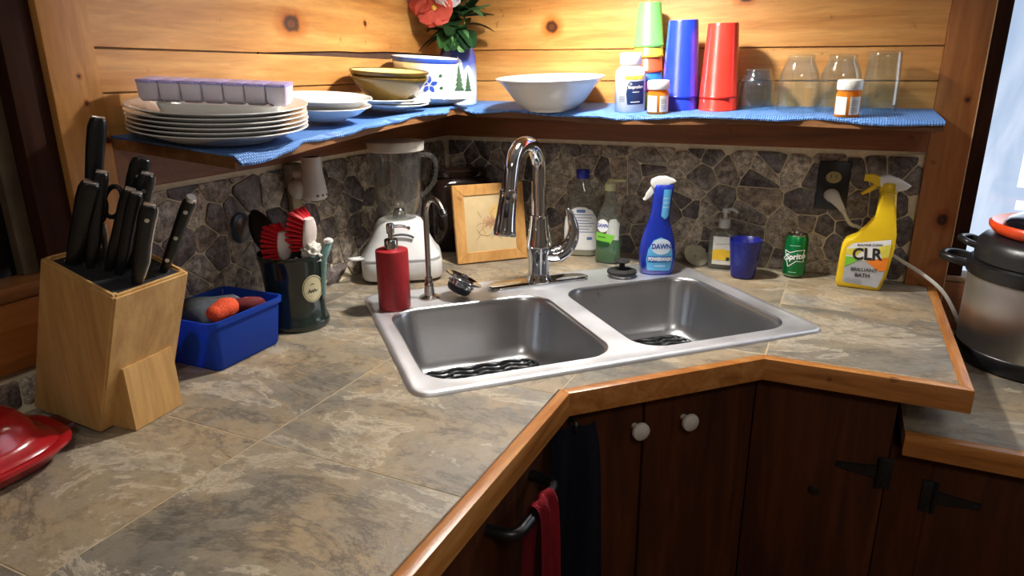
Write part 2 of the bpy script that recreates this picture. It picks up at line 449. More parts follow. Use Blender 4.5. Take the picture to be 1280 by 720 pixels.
# ------------------------------------------------------------------ the room
rnd = random.Random(11)
RX, RY, ZF, ZT = 3.4, -3.6, -ZC, 1.50
bm = new(); bbox2(bm, (-0.3, RY-0.1, ZF-0.1), (RX+0.1, 0.3, ZF)); floor = struct('floor', bm, mat('floor_boards', (96, 66, 42), 0.5, var=0.3, scale=8), 'brown floor below the cabinets')
bm = new(); bbox2(bm, (-0.3, RY-0.1, ZT), (RX+0.1, 0.3, ZT+0.1)); struct('ceiling', bm, mat('ceiling_white', (214, 210, 202), 0.7, var=0.04, scale=6), 'off-white ceiling above the kitchen')
WPINE = mat('room_wall', (172, 160, 146), 0.7, var=0.08, scale=5)
bm = new(); bbox2(bm, (RX, RY-0.1, ZF), (RX+0.1, 0.3, ZT)); struct('wall_right', bm, WPINE, 'pale wall across the kitchen')
bm = new(); bbox2(bm, (-0.3, RY-0.1, ZF), (RX+0.1, RY, ZT)); struct('wall_front', bm, WPINE, 'pale wall opposite the sink')

LEDGE, PLY = 0.3149, 0.012
PXL, PXR = 1.284, 1.365          # corner board on the back wall
PYR, PYL = -1.105, -1.185        # corner board on the left wall
WX0, WX1, WZ0, WZ1 = 1.398, 2.30, 0.03, 1.15   # daylight window
LY0, LY1, LZ0, LZ1 = -1.255, -2.0, 0.205, 1.15  # dark window

bm = new()
bbox2(bm, (-0.12, 0.0, ZF), (WX0-0.033, 0.1, ZT)); bbox2(bm, (WX0-0.033, 0.045, ZF), (WX1, 0.1, WZ0-0.01)); bbox2(bm, (WX0-0.033, 0.0, WZ1), (WX1, 0.1, ZT)); bbox2(bm, (WX1, 0.0, ZF), (RX, 0.1, ZT))
wall_back = struct('wall_back', bm, GROUT, 'back wall of stone mosaic and pine planks')
bm = new()
bbox2(bm, (-0.1, LY0+0.07, ZF), (0.0, 0.0, ZT)); bbox2(bm, (-0.1, RY, ZF), (0.0, LY0+0.07, LZ0-0.02)); bbox2(bm, (-0.1, RY, LZ1), (0.0, LY0+0.07, ZT)); bbox2(bm, (-0.1, RY, LZ0-0.02), (0.0, LY1, LZ1))
wall_left = struct('wall_left', bm, GROUT, 'left wall of stone mosaic and pine planks')

def chaikin(p, k=0.2):
    out = []
    for a, b in zip(p, p[1:]+p[:1]):
        out.append((a[0]+(b[0]-a[0])*k, a[1]+(b[1]-a[1])*k)); out.append((a[0]+(b[0]-a[0])*(1-k), a[1]+(b[1]-a[1])*(1-k)))
    return out
def mosaic(u0, u1, z0, z1, sp, emit, seed):
    r = random.Random(seed); seeds = []
    nz = max(1, round((z1-z0)/sp)); nu = max(1, round((u1-u0)/sp)); dz = (z1-z0)/nz; du = (u1-u0)/nu
    for j in range(-1, nz+1):
        for i in range(-1, nu+1):
            seeds.append((u0+(i+0.5+0.5*(j % 2)+r.uniform(-.5, .5))*du, z0+(j+0.5+r.uniform(-.5, .5))*dz))
    seeds = [q for k, q in enumerate(seeds) if r.random() > 0.14]
    for k, s in enumerate(seeds):
        if not (u0-0.01 < s[0] < u1+0.01 and z0-0.01 < s[1] < z1+0.01): continue
        p = [(u0+.001, z0+.001), (u1-.001, z0+.001), (u1-.001, z1-.014), (u0+.001, z1-.014)]; g = r.uniform(0.0012, 0.0019)
        for m, q in enumerate(seeds):
            if m == k: continue
            a, b = q[0]-s[0], q[1]-s[1]; d = math.hypot(a, b)
            if d > 4*sp: continue
            a, b = a/d, b/d; c = a*(s[0]+q[0])/2+b*(s[1]+q[1])/2-g
            p = clip(p, a, b, c)
            if len(p) < 3: break
        if len(p) < 3 or abs(area(p)) < 0.00022: continue
        emit(chaikin(p, r.uniform(0.07, 0.13)), 0.0028+r.uniform(0, 0.0016))
def stone_on(wall, fx):
    def emit(p, h):
        cx = sum(a for a, _ in p)/len(p); cz = sum(b for _, b in p)/len(p); bm = new()
        def rg(s, d): return [fx(cx+(a-cx)*s, cz+(b-cz)*s, d) for a, b in p]
        rings(bm, [rg(1, -0.001), rg(1, h*0.7), rg(0.965, h)], False, True)
        obj('stone', bm, STONE, wall, ang=50)
    return emit
mosaic(0.012, PXL, 0.0, LEDGE, 0.050, stone_on(wall_back, lambda u, z, d: (u, -d, z)), 5)
mosaic(PYR, -0.012, 0.0, LEDGE, 0.050, stone_on(wall_left, lambda u, z, d: (d, u, z)), 6)
mosaic(-1.62, PYL, 0.0, 0.07, 0.060, stone_on(wall_left, lambda u, z, d: (d, u, z)), 8)
# ringed agate set among the stones
p = onx(302, 285, 0.008); bm = new(); xr = [(0.0055, 1.0), (0.009, 0.92), (0.0105, 0.7)]
rings(bm, [[(d, p.y+0.026*s*math.cos(a*math.pi/12), p.z+0.032*s*math.sin(a*math.pi/12)) for a in range(24)] for d, s in xr], False, True)
ag = obj('stone', bm, mat('blue_agate', (58, 70, 84), 0.3, var=0.3, scale=60), wall_left, label='blue-grey ringed agate stone')
bm = new(); rings(bm, [[(d, p.y+0.016*s*math.cos(a*math.pi/12), p.z+0.022*s*math.sin(a*math.pi/12)) for a in range(24)] for d, s in ((0.0105, 1), (0.0115, 0.9))], False, True)
obj('core', bm, mat('agate_core', (104, 84, 66), 0.3, var=0.3, scale=60), ag)

# pine planks
kb = ony(690, 33, -PLY); kb2 = ony(1010, 12, -PLY); kl = onx(364, 30, PLY); kl2 = onx(330, 5, PLY)
PB = [wood('pine_back_%d' % i, axis='x', plane='xz', knots=k, rnd=0 if k else 7.0, **PINE) for i, k in enumerate(((), ((kb.x, kb.z, 0.013, 1.1), (kb.x+0.5, kb.z+0.05, 0.01, 1.4))))]
PL = [wood('pine_left_%d' % i, axis='y', plane='yz', knots=k, rnd=0 if k else 7.0, **PINE) for i, k in enumerate(((), ((kl.y, kl.z, 0.014, 1.6), (kl.y+0.26, kl.z+0.015, 0.004, 1.0))))]
BARK = mat('bark_edge', (74, 50, 38), 0.8, var=0.3, bump=0.5, scale=50)
def plank_b(x0, x1, zl0, zl1, zh0, zh1, m, t=PLY):
    """x range; lower edge z at both ends; upper edge z at both ends"""
    bm = new(); xprism(bm, [(x0, zl0), (x1, zl1), (x1, zh1), (x0, zh0)], -t, 0.002, 0.0012, 1); return obj('plank', bm, m, wall_back, ang=30)
g = 0.0012
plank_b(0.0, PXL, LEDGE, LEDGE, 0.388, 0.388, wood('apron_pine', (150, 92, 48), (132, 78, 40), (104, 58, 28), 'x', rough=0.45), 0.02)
plank_b(PLY, PXL, 0.389, 0.389, 0.473-g, 0.471-g, PB[0]); plank_b(PLY, PXL, 0.473+g, 0.471+g, 0.558-g, 0.545-g, PB[0]); plank_b(PLY, PXL, 0.558+g, 0.545+g, 0.72-g, 0.72-g, PB[1])
for i, z in enumerate((0.72, 0.86, 1.0, 1.15, 1.30)): plank_b(PLY, PXL, z+g, z+g, z+(0.14, 0.14, 0.15, 0.15, 0.2)[i]-g, z+(0.14, 0.14, 0.15, 0.15, 0.2)[i]-g, PB[0])
def plank_l(pts, m, t=PLY):
    bm = new(); a = [bm.verts.new((t, y, z)) for y, z in pts]; b = [bm.verts.new((-0.002, y, z)) for y, z in pts]; n = len(pts)
    f = bm.faces.new(a); bm.faces.new(b[::-1])
    for i in range(n): bm.faces.new((a[i], b[i], b[(i+1) % n], a[(i+1) % n]))
    bmesh.ops.bevel(bm, geom=list(f.edges), offset=0.0012, segments=1, affect='EDGES')
    return obj('plank', bm, m, wall_left, ang=30)
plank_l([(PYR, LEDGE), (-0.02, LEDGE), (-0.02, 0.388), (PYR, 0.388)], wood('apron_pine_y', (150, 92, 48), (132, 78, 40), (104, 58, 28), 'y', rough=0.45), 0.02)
plank_l([(PYR, 0.389), (-PLY, 0.389), (-PLY, 0.473-g), (PYR, 0.473-g)], PL[0])
plank_l([(PYR, 0.473+g), (-PLY, 0.473+g), (-PLY, 0.54), (-0.3, 0.532), (-0.5, 0.536), (-0.72, 0.54-g), (PYR, 0.543-g)], PL[0])
low = [(-0.72, 0.541+g), (-0.62, 0.5455), (-0.5, 0.549), (-0.40, 0.548), (-0.3, 0.551), (-0.2, 0.550), (-0.1, 0.547), (-PLY, 0.546)]
plank_l([(PYR, 0.543+g)]+low+[(-PLY, 0.72-g), (PYR, 0.72-g)], PL[1])
bm = new(); bbox2(bm, (-0.001, -0.74, 0.528), (0.006, -0.012, 0.553)); obj('bark_edge', bm, BARK, wall_left, label='dark bark left on the edge of a plank')
for i, z in enumerate((0.72, 0.86, 1.0, 1.15, 1.30)):
    h = (0.14, 0.14, 0.15, 0.15, 0.2)[i]; plank_l([(PYR, z+g), (-PLY, z+g), (-PLY, z+h-g), (PYR, z+h-g)], PL[0])

# corner boards either side
kp = ony(1178, 275, -0.022)
bm = new(); bbox2(bm, (PXL, -0.022, -0.1), (PXR, 0.0, ZT), 0.002)
struct('trim_1', bm, wood('post_pine', (178, 116, 62), (160, 100, 50), (132, 76, 34), 'z', knots=((kp.x, kp.z, 0.011, 0.8), (kp.x+0.005, kp.z+0.27, 0.004, 1.0)), rnd=0), 'upright pine board beside the daylight window')
bm = new(); bbox2(bm, (0.0, PYL, 0.0), (0.022, PYR, ZT), 0.002)
struct('trim_2', bm, wood('post_pine_l', (222, 164, 96), (202, 142, 76), (176, 112, 52), 'z', plane='yz', knots=((-1.14, 0.50, 0.003, 1), (-1.135, 0.46, 0.003, 1), (-1.11, 0.40, 0.004, 1)), rnd=0), 'upright pine board beside the dark window')

# daylight window in the back wall
bm = new(); bbox2(bm, (PXR, -0.008, WZ0-0.04), (WX0, 0.06, WZ1+0.02), 0.002); bbox2(bm, (WX1, -0.008, WZ0-0.04), (WX1+0.04, 0.06, WZ1+0.02), 0.002); bbox2(bm, (PXR, -0.008, WZ1), (WX1+0.04, 0.06, WZ1+0.05), 0.002)
win1 = struct('window_1', bm, JAMB, 'bright daylight window with a dark brown frame behind the pressure cooker')
bm = new(); bbox2(bm, (WX0, 0.05, WZ0), (WX1, 0.056, WZ1)); obj('pane', bm, WINLIGHT, win1)
bm = new(); bbox2(bm, (PXR+0.003, -0.02, WZ0-0.012), (WX1, 0.05, WZ0), 0.002); obj('sill', bm, mat('sill_wood', (150, 120, 92), 0.5), win1)
bm = new(); bbox2(bm, (PXR, -0.022, -0.1), (WX1, 0.046, WZ0-0.013), 0.001); obj('sill_board', bm, wood('sill_board', (150, 92, 48), (132, 78, 40), (104, 58, 28), 'x'), win1)
bm = new(); bbox2(bm, (PXR-0.001, -0.0235, -0.1), (PXR+0.0012, -0.006, ZT)); obj('edge_highlight', bm, mat('highlight_strip', (196, 164, 124), 0.5), win1)  # bright highlight along the board edge, put in as a pale strip
SNOW = NT('patch_glow'); e_ = SNOW.n('ShaderNodeEmission'); e_.inputs[0].default_value = (1, 1, 1, 1); e_.inputs[1].default_value = 1.3  # bright daylight patches in the pane, added as glowing plates
SNOW.l(SNOW.ramp(SNOW.noise(SNOW.mapping(), 12), [(0.2, (0.9, 0.95, 1, 1)), (0.6, (1, 1, 1, 1))]), e_.inputs[0]); SNOW.l(e_.outputs[0], SNOW.out.inputs[0])
for (x0, y0, x1, y1) in ((1271, 190, 1330, 234), (1268, 254, 1330, 262)):
    a, b = ony(x0, y1, 0.049), ony(x1, y0, 0.049); bm = new(); bbox2(bm, (a.x, 0.0485, a.z), (a.x+0.11, 0.0495, b.z)); obj('bright_patch', bm, SNOW.m, win1, label='brightest white patch of daylight in the pane')

# dark window in the left wall
bm = new(); bbox2(bm, (-0.07, LY0+0.02, LZ0), (0.008, PYL, LZ1), 0.002); bbox2(bm, (-0.07, LY1-0.05, LZ0), (0.008, LY1, LZ1), 0.002); bbox2(bm, (-0.07, LY1, LZ1-0.04), (0.008, LY0+0.03, LZ1+0.04), 0.002)
win2 = struct('window_2', bm, JAMB, 'dark window with a brown frame behind the knife block')
bm = new(); bbox2(bm, (-0.05, LY0-0.005, LZ0), (-0.02, LY0+0.02, LZ1-0.04), 0.002); bbox2(bm, (-0.05, LY1, LZ0), (-0.02, LY1+0.03, LZ1-0.04), 0.002); obj('sash', bm, mat('sash_wood', (92, 76, 56), 0.6, var=0.2), win2)
bm = new(); bbox2(bm, (-0.044, LY1, LZ0), (-0.038, LY0, LZ1)); obj('pane', bm, mat('dark_glass', (10, 13, 14), 0.08, var=0.05), win2)  # opaque near-black glossy pane
bm = new(); bbox2(bm, (-0.06, LY1-0.06, LZ0-0.022), (0.024, PYL, LZ0), 0.003); obj('sill', bm, wood('sill_pine_y', (168, 116, 66), (150, 98, 52), (120, 74, 36), 'y'), win2)
bm = new(); bbox2(bm, (-0.002, LY1-0.06, 0.075), (0.018, PYL, LZ0-0.022), 0.002); obj('sill_board', bm, wood('sill_board_y', (186, 118, 58), (164, 98, 44), (130, 74, 30), 'y'), win2)

# ------------------------------------------------------------------ worktop
A, B, CX = (0.7542, -0.9086), (1.0263, -0.6334), 1.3492
YEND = -2.2
tw = 0.020
dg_ = (B[0]-A[0], B[1]-A[1]); L_ = math.hypot(*dg_); tD = (dg_[0]/L_, dg_[1]/L_); nD = (tD[1], -tD[0])   # nD points to the room
def inset(w):
    """outline corners A, B moved inwards by w"""
    ax = A[0]-w; by = B[1]+w; c = nD[0]*A[0]+nD[1]*A[1]-w
    return (ax, (c-nD[0]*ax)/nD[1]), ((c-nD[1]*by)/nD[0], by), c
A1, B1, c1 = inset(tw)
wt = thing('countertop', 'slate-look tiled worktop with an oak edge around the sink', 'countertop', (0, 0, 0))
SA = 0.7854; SCX, SCY = 0.6316, -0.5373; E1 = (math.cos(SA), math.sin(SA)); E2 = (-math.sin(SA), math.cos(SA))
HW, HH = 0.400, 0.262
def tile_pieces(x0, x1, y0, y1):
    cell = [(x0, y0), (x1, y0), (x1, y1), (x0, y1)]; regs = []
    p = clip(clip(cell, 1, 0, A1[0]), 0, -1, -YEND); regs.append(p)                                    # left run
    p = clip(clip(clip(cell, -1, 0, -A1[0]), 0, -1, -B1[1]), 1, 0, CX-tw); regs.append(p)              # right run
    p = clip(clip(clip(cell, -1, 0, -A1[0]), 0, 1, B1[1]), nD[0], nD[1], c1); regs.append(p)           # corner triangle
    out = []
    for p in regs:
        if len(p) < 3 or abs(area(p)) < 1e-6: continue
        rest = p
        for (nx, ny, h) in ((E1[0], E1[1], HW), (-E1[0], -E1[1], HW), (E2[0], E2[1], HH), (-E2[0], -E2[1], HH)):
            c = nx*SCX+ny*SCY+h
            o = clip(rest, -nx, -ny, -c)
            if len(o) > 2 and abs(area(o)) > 1e-7: out.append(o)
            rest = clip(rest, nx, ny, c)
            if len(rest) < 3: break
    return out
xs = [0.0, 0.089, 0.401, A1[0]+0.0014, 1.025, 1.337]; ys = [0.0, -0.294, -0.606, -0.918, -1.230, -1.542, -1.854, -2.2]
for i in range(len(xs)-1):
    for j in range(len(ys)-1):
        x1_ = xs[i+1]; x0_ = xs[i]
        ps = tile_pieces(x0_+0.0014, x1_-0.0014, ys[j+1]+0.0014, ys[j]-0.0014)
        def near(p, q):
            for a in p:
                for b, c in zip(q, q[1:]+q[:1]):
                    l2 = (c[0]-b[0])**2+(c[1]-b[1])**2 or 1e-12; t = max(0, min(1, ((a[0]-b[0])*(c[0]-b[0])+(a[1]-b[1])*(c[1]-b[1]))/l2))
                    if math.hypot(a[0]-b[0]-(c[0]-b[0])*t, a[1]-b[1]-(c[1]-b[1])*t) < 1e-5: return True
            return False
        while ps:                                    # a cell the sink cuts in two gives two tiles
            comp = [ps.pop()]; grew = True
            while grew:
                grew = False
                for q in list(ps):
                    if any(near(q, p) or near(p, q) for p in comp): comp.append(q); ps.remove(q); grew = True
            if sum(abs(area(p)) for p in comp) < 3e-5: continue
            bm = new()
            for p in comp: prism(bm, p if area(p) > 0 else p[::-1], -0.008, 0.0)
            obj('tile', bm, TILE, wt, ang=30)
bm = new()
for p in ([(0, YEND), (A1[0], YEND), (A1[0], 0), (0, 0)], [(A1[0], B1[1]), (CX-tw, B1[1]), (CX-tw, 0), (A1[0], 0)], [(A1[0], A1[1]), (B1[0], B1[1]), (A1[0], B1[1])]):
    rest = p
    for (nx, ny, h) in ((E1[0], E1[1], HW), (-E1[0], -E1[1], HW), (E2[0], E2[1], HH), (-E2[0], -E2[1], HH)):
        c = nx*SCX+ny*SCY+h; o = clip(rest, -nx, -ny, -c)
        if len(o) > 2: prism(bm, o, -0.034, -0.0006)
        rest = clip(rest, nx, ny, c)
        if len(rest) < 3: break
obj('grout_bed', bm, TGROUT, wt, ang=30)
def trim(poly, m): 
    if area(poly) < 0: poly = poly[::-1]
    bm = new(); prism(bm, poly, -0.040, 0.0015, 0.0022); obj('edge_trim', bm, m, wt, ang=40)
trim([(A1[0], YEND), (A[0], YEND), A, A1], TRIMY)
TD = NT('trim_diag'); _M['x'] = TD.m
v = TD.mapping((2.0, 20, 20), (0, 0, -SA)); n1 = TD.noise(v, 2.2, 5, 0.6, 0.8); n2 = TD.noise(v, 9, 6, 0.7)
TD.bsdf(TD.mix(0.7, TD.ramp(n1, [(0.25, lin((150, 88, 38))), (0.48, lin((184, 118, 56))), (0.72, lin((206, 146, 82)))]), TD.ramp(n2, [(0.35, (0.72, 0.68, 0.6, 1)), (0.6, (1, 1, 1, 1))]), 'MULTIPLY'), 0.32, n2, 0.2)
trim([A1, A, B, B1], TD.m)
trim([B1, B, (CX, B[1]), (CX-tw, B1[1])], TRIMW)
trim([(CX-tw, B1[1]), (CX, B[1]), (CX, -0.022), (CX-tw, -0.022)], TRIMY)
bm = new(); bbox2(bm, (A1[0]-0.0025, -1.9, -0.002), (A1[0]-0.0002, A1[1]-0.001, 0.0012)); obj('metal_strip', bm, NICKEL, wt)

# lower worktop on the right
LT = -0.100
lw = thing('low_countertop', 'lower slate-look worktop under the pressure cooker', 'countertop', (0, 0, 0))
for (x0, x1) in ((1.2645, 1.498), (1.501, 1.808), (1.811, 2.118)):
    for (y0, y1) in ((-0.612, -0.3), (-0.297, -0.0225)):
        bm = new(); bbox2(bm, (x0, y0, LT-0.008), (x1, y1, LT)); obj('tile', bm, TILE, lw)
bm = new(); bbox2(bm, (1.2645, -0.612, LT-0.03), (2.118, -0.0225, LT-0.0006)); obj('grout_bed', bm, TGROUT, lw)
bm = new(); bbox2(bm, (1.264, -0.632, LT-0.039), (2.118, -0.612, LT+0.0015), 0.002); obj('edge_trim', bm, TRIMW, lw)

# ------------------------------------------------------------------ base cabinets
KNOB = mat('white_knob', (206, 200, 188), 0.3, var=0.04)
def knob(parent, p, n):
    """round knob sticking out along n (unit, horizontal)"""
    bm = new(); lathe(bm, [(0.006, 0), (0.006, 0.012), (0.013, 0.016), (0.0165, 0.021), (0.0160, 0.026), (0.012, 0.029), (0.0, 0.030)], 24)
    o = obj('knob', bm, KNOB, parent, p); o.rotation_euler = Vector((n[0], n[1], 0)).to_track_quat('Z', 'Y').to_euler(); return o
INS = 0.030
Ad, Bd, cdg = inset(INS)
def dpt(t, out=0.0): return (Ad[0]+tD[0]*t+nD[0]*out, Ad[1]+tD[1]*t+nD[1]*out)
LD = math.hypot(Bd[0]-Ad[0], Bd[1]-Ad[1])
cab = thing('corner_cabinet', 'dark stained corner cabinet under the sink with white knobs', 'cabinet', (0, 0, -ZC))
bm = new(); ip = inset(INS+0.02)
prism(bm, [(0.02, -1.0), (ip[0][0], -1.0), ip[0], ip[1], (1.24, ip[1][1]), (1.24, -0.02), (1.235, -0.02), (1.235, ip[1][1]+0.004), (ip[1][0]-0.003, ip[1][1]+0.004), (ip[0][0]-0.004, ip[0][1]+0.003), (ip[0][0]-0.004, -0.996), (0.02, -0.996)], 0.0, ZC-0.041); obj('carcass', bm, DARKWOOD, cab)
SEAM = 0.172
def door_poly(t0, t1):
    return [dpt(t0, -0.02), dpt(t0), dpt(t1), dpt(t1, -0.02)]
knob_px = [(793, 532), (854, 521)]
for k, (t0, t1) in enumerate(((0.004, SEAM-0.003), (SEAM+0.003, LD-0.0012))):
    bm = new(); p = door_poly(t0, t1); prism(bm, p if area(p) > 0 else p[::-1], 0.10, ZC-0.052, 0.002); dr = obj('door', bm, DARKWOOD, cab)
    d_ = ray(*knob_px[k]); s = (cdg-(nD[0]*CAM.x+nD[1]*CAM.y))/(nD[0]*d_.x+nD[1]*d_.y); P = CAM+d_*s
    knob(dr, (P.x, P.y, P.z+ZC), nD)
bm = new(); bbox2(bm, (Bd[0]+0.001, B[1]+INS, 0.10), (1.249, B[1]+INS+0.02, ZC-0.052), 0.002); dr = obj('door', bm, DARKWOOD, cab)
YF = B[1]+INS
def hinge(parent, px, side):
    """T hinge: upright plate and tapering strap"""
    x, z = px; bm = new()
    bbox2(bm, (x-0.011, YF-0.004, z-0.031+ZC), (x+0.011, YF+0.0, z+0.031+ZC), 0.001)
    bm2 = bm; tube(bm2, [(x+side*0.010, YF-0.004, z-0.03+ZC), (x+side*0.010, YF-0.004, z+0.03+ZC)], 0.004, 8)
    xprism(bm2, [(x+side*0.010, z-0.013+ZC), (x+side*0.06, z-0.007+ZC), (x+side*0.08, z-0.006+ZC), (x+side*0.08, z+0.006+ZC), (x+side*0.06, z+0.007+ZC), (x+side*0.010, z+0.013+ZC)][::side], YF-0.004, YF, 0.0008, 1)
    o = obj('hinge', bm, IRON, parent, label='black iron strap hinge')
    for (dx, dz) in ((0, 0.022), (0, -0.022), (side*0.03, 0), (side*0.07, 0)):
        b2 = new(); lathe(b2, [(0.0032, 0), (0.003, 0.001), (0.0, 0.002)], 10); s = obj('screw', b2, IRON, o, (x+dx, YF-0.004, z+dz+ZC), (math.pi/2, 0, 0))
    return o
hinge(dr, (1.247, -0.195), -1)
bm = new(); lathe(bm, [(0.011, 0), (0.009, 0.001), (0, 0.0015)], 16); P = ony(1017, 613, YF-0.0005); obj('knot', bm, mat('dark_knot', (24, 14, 9), 0.4), dr, (P.x, YF-0.0003, P.z+ZC), (math.pi/2, 0, 0))
bm = new(); bbox2(bm, (0.02, -0.98, 0.0), (ip[0][0]-0.05, -0.9, 0.09)); obj('plinth', bm, DARKWOOD, cab)

rc = thing('low_cabinet', 'dark stained cabinet under the lower worktop with an iron hinge', 'cabinet', (0, 0, -ZC))
bm = new(); bbox2(bm, (1.2505, YF+0.002, 0.0), (2.1, -0.003, LT-0.041+ZC)); obj('carcass', bm, DARKWOOD, rc)
bm = new(); bbox2(bm, (1.2505, YF, 0.02), (1.316, YF+0.0019, LT-0.041+ZC)); obj('stile', bm, DARKWOOD, rc)
bm = new(); bbox2(bm, (1.3195, YF, 0.10), (1.80, YF+0.019, LT-0.05+ZC), 0.002); dr2 = obj('door', bm, DARKWOOD, rc)
hinge(dr2, (1.318, -0.222), 1)

# left run: dark drawer-fronted unit with a rail handle
lr = thing('range_cabinet', 'dark cabinet run below the long worktop with a black rail handle', 'cabinet', (0, 0, -ZC))
XF = Ad[0]
bm = new(); bbox2(bm, (0.02, -2.15, 0.0), (XF-0.02, -1.002, ZC-0.041)); obj('carcass', bm, DARKWOOD, lr)
bm = new(); bbox2(bm, (XF-0.0199, -1.30, 0.10), (XF, Ad[1]-0.004, ZC-0.052), 0.002); obj('door', bm, wood('door_wood_y', (92, 47, 19), (70, 35, 13), (48, 23, 9), 'z', rough=0.6, coat=0.0, spec=0.2), lr)
hr = spline([(XF-0.002, -1.00, ZC-0.105), (XF+0.035, -1.005, ZC-0.105), (XF+0.045, -1.03, ZC-0.105), (XF+0.045, -1.12, ZC-0.105), (XF+0.035, -1.145, ZC-0.105), (XF-0.002, -1.15, ZC-0.105)], 5)
bm = new(); tube(bm, hr, 0.009, 10); obj('rail_handle', bm, BLACKP, lr)

# ------------------------------------------------------------------ sink
sink = thing('sink', 'stainless steel double-bowl drop-in sink set diagonally in the corner', 'sink', (SCX, SCY, 0), SA)
BW = [(-0.2045, -0.045, 0.362, 0.385), (0.2005, -0.043, 0.352, 0.389)]
def loop(w, h, r, z, cx=0, cy=0, seg=8): return [(x, y, z) for x, y in rrect(w, h, r, seg, cx, cy)]
bm = new()
W_, H_ = 0.838, 0.559
vr = rings(bm, [loop(W_-2*i, H_-2*i, 0.034-i*0.6, z) for i, z in ((0, 0.0002), (0.001, 0.004), (0.004, 0.0068), (0.009, 0.0072), (0.015, 0.0062), (0.021, 0.0046))], False, False)
edges = [bm.edges.get((a, b)) for a, b in zip(vr[-1], vr[-1][1:]+vr[-1][:1])]
for (cx, cy, w, h) in BW:
    hv = [bm.verts.new(p) for p in loop(w, h, 0.062, 0.0046, cx, cy)]
    edges += [bm.edges.new((a, b)) for a, b in zip(hv, hv[1:]+hv[:1])]
bmesh.ops.triangle_fill(bm, use_beauty=True, use_dissolve=False, edges=edges)
obj('rim', bm, STEEL, sink, ang=60)
BZ = -0.140
for (cx, cy, w, h) in BW:
    bm = new()
    pr = [(0, 0.0046), (0.002, 0.0036), (0.0045, 0.0005), (0.0065, -0.006), (0.010, -0.03), (0.016, -0.07), (0.022, -0.105), (0.027, -0.122), (0.036, -0.134), (0.050, -0.1395), (0.07, BZ)]
    rings(bm, [loop(w-2*i, h-2*i, max(0.012, 0.062-i*0.45), z, cx, cy) for i, z in pr], False, True)
    bw = obj('bowl', bm, BOWLST, sink, ang=60)
    bm = new(); lathe(bm, [(0.045, 0.0), (0.043, 0.002), (0.038, 0.002), (0.034, -0.003)], 28, (cx, cy, BZ+0.001)); obj('drain', bm, CHROME, bw)
def sink_mat(cx, cy, w, h, label):
    c = Matrix.Rotation(SA, 2) @ Vector((cx, cy)); t = thing('sink_mat', label, 'sink mat', (SCX+c[0], SCY+c[1], BZ+0.0005), SA)
    bm = new(); n = 13
    for j in range(n):
        y = -h/2+0.010+j*(h-0.02)/(n-1); w2 = w/2-(0.03 if j in (0, n-1) else 0.012 if j in (1, n-2) else 0.004)
        pts = []; k = 60
        for i in range(k+1):
            x = -w2+2*w2*i/k; pts.append((x, y+0.0055*math.sin(x*2*math.pi/0.062), 0.0065))
        tube(bm, pts, 0.0042, 6)
    obj('wavy_ribs', bm, RUBBER, t, ang=60)
    bm = new()
    for i in range(5):
        x = -w/2+0.02+i*(w-0.04)/4; tube(bm, [(x, -h/2+0.012, 0.0035), (x, h/2-0.012, 0.0035)], 0.003, 6)
    obj('cross_bars', bm, RUBBER, t)
    bm = new(); o = rrect(w, h, 0.04, 6); tube(bm, [(x, y, 0.0045) for x, y in o+o[:2]], 0.0042, 6, False); obj('border', bm, RUBBER, t)
sink_mat(-0.2045, -0.03, 0.275, 0.27, 'black rubber wavy sink mat in the bowl beside the red soap dispenser')
sink_mat(0.2005, -0.03, 0.265, 0.27, 'black rubber wavy sink mat in the bowl beside the blue spray bottle')

def sl(u, v):
    """sink-local to worktop x, y"""
    return (SCX+E1[0]*u+E2[0]*v, SCY+E1[1]*u+E2[1]*v)
RZ = 0.0046
# kitchen faucet
fx, fy = sl(0.0, 0.222)
fa = thing('kitchen_faucet', 'tall chrome gooseneck kitchen faucet with a pull-down spray head', 'faucet', (fx, fy, RZ), 0)
bm = new(); prism(bm, rrect(0.262, 0.058, 0.0285, 8), -0.0005, 0.007, 0.004); obj('base_plate', bm, CHROME, fa, rot=(0, 0, SA))
bm = new(); lathe(bm, [(0.031, 0.006), (0.031, 0.012), (0.028, 0.017), (0.026, 0.03), (0.026, 0.055), (0.028, 0.075), (0.031, 0.088), (0.0305, 0.10), (0.0265, 0.118), (0.022, 0.15), (0.0200, 0.165), (0.0200, 0.168)], 40); obj('body', bm, CHROME, fa, ang=60)
sd = Vector((-0.10, -0.995, 0)).normalized(); RA = 0.064; zt = 0.278
pts = [Vector((0, 0, 0.16)), Vector((0, 0, 0.2)), Vector((0, 0, 0.25))]
for k in range(0, 15):
    a = math.pi*k/14*0.96; pts.append(Vector((0, 0, zt))+sd*(RA-RA*math.cos(a))+Vector((0, 0, RA*math.sin(a))))
e = pts[-1]; dn = (pts[-1]-pts[-2]).normalized(); pts.append(e+dn*0.02); pts.append(e+dn*0.045)
bm = new(); tube(bm, pts, 0.0170, 24); obj('spout', bm, CHROME, fa, ang=60)
bm = new(); lathe(bm, [(0.0212, 0), (0.0212, 0.006), (0.0200, 0.007)], 32, (0, 0, 0.163)); obj('collar', bm, CHROME, fa)
h0 = e+dn*0.038; bm = new()
prof = [(0.0175, 0.0), (0.0200, 0.002), (0.0200, 0.008), (0.0190, 0.010), (0.0198, 0.03), (0.0218, 0.062), (0.0250, 0.088), (0.0265, 0.097), (0.0245, 0.101), (0.019, 0.1015), (0.0, 0.100)]
lathe(bm, prof, 36); hd = obj('spray_head', bm, CHROME, fa, h0); hd.rotation_euler = dn.to_track_quat('Z', 'X').to_euler()
hq = dn.to_track_quat('Z', 'X').to_matrix(); vw = (CAM-Vector((fx, fy, 0))-h0); lv = hq.transposed() @ vw; an = math.atan2(lv.y, lv.x)
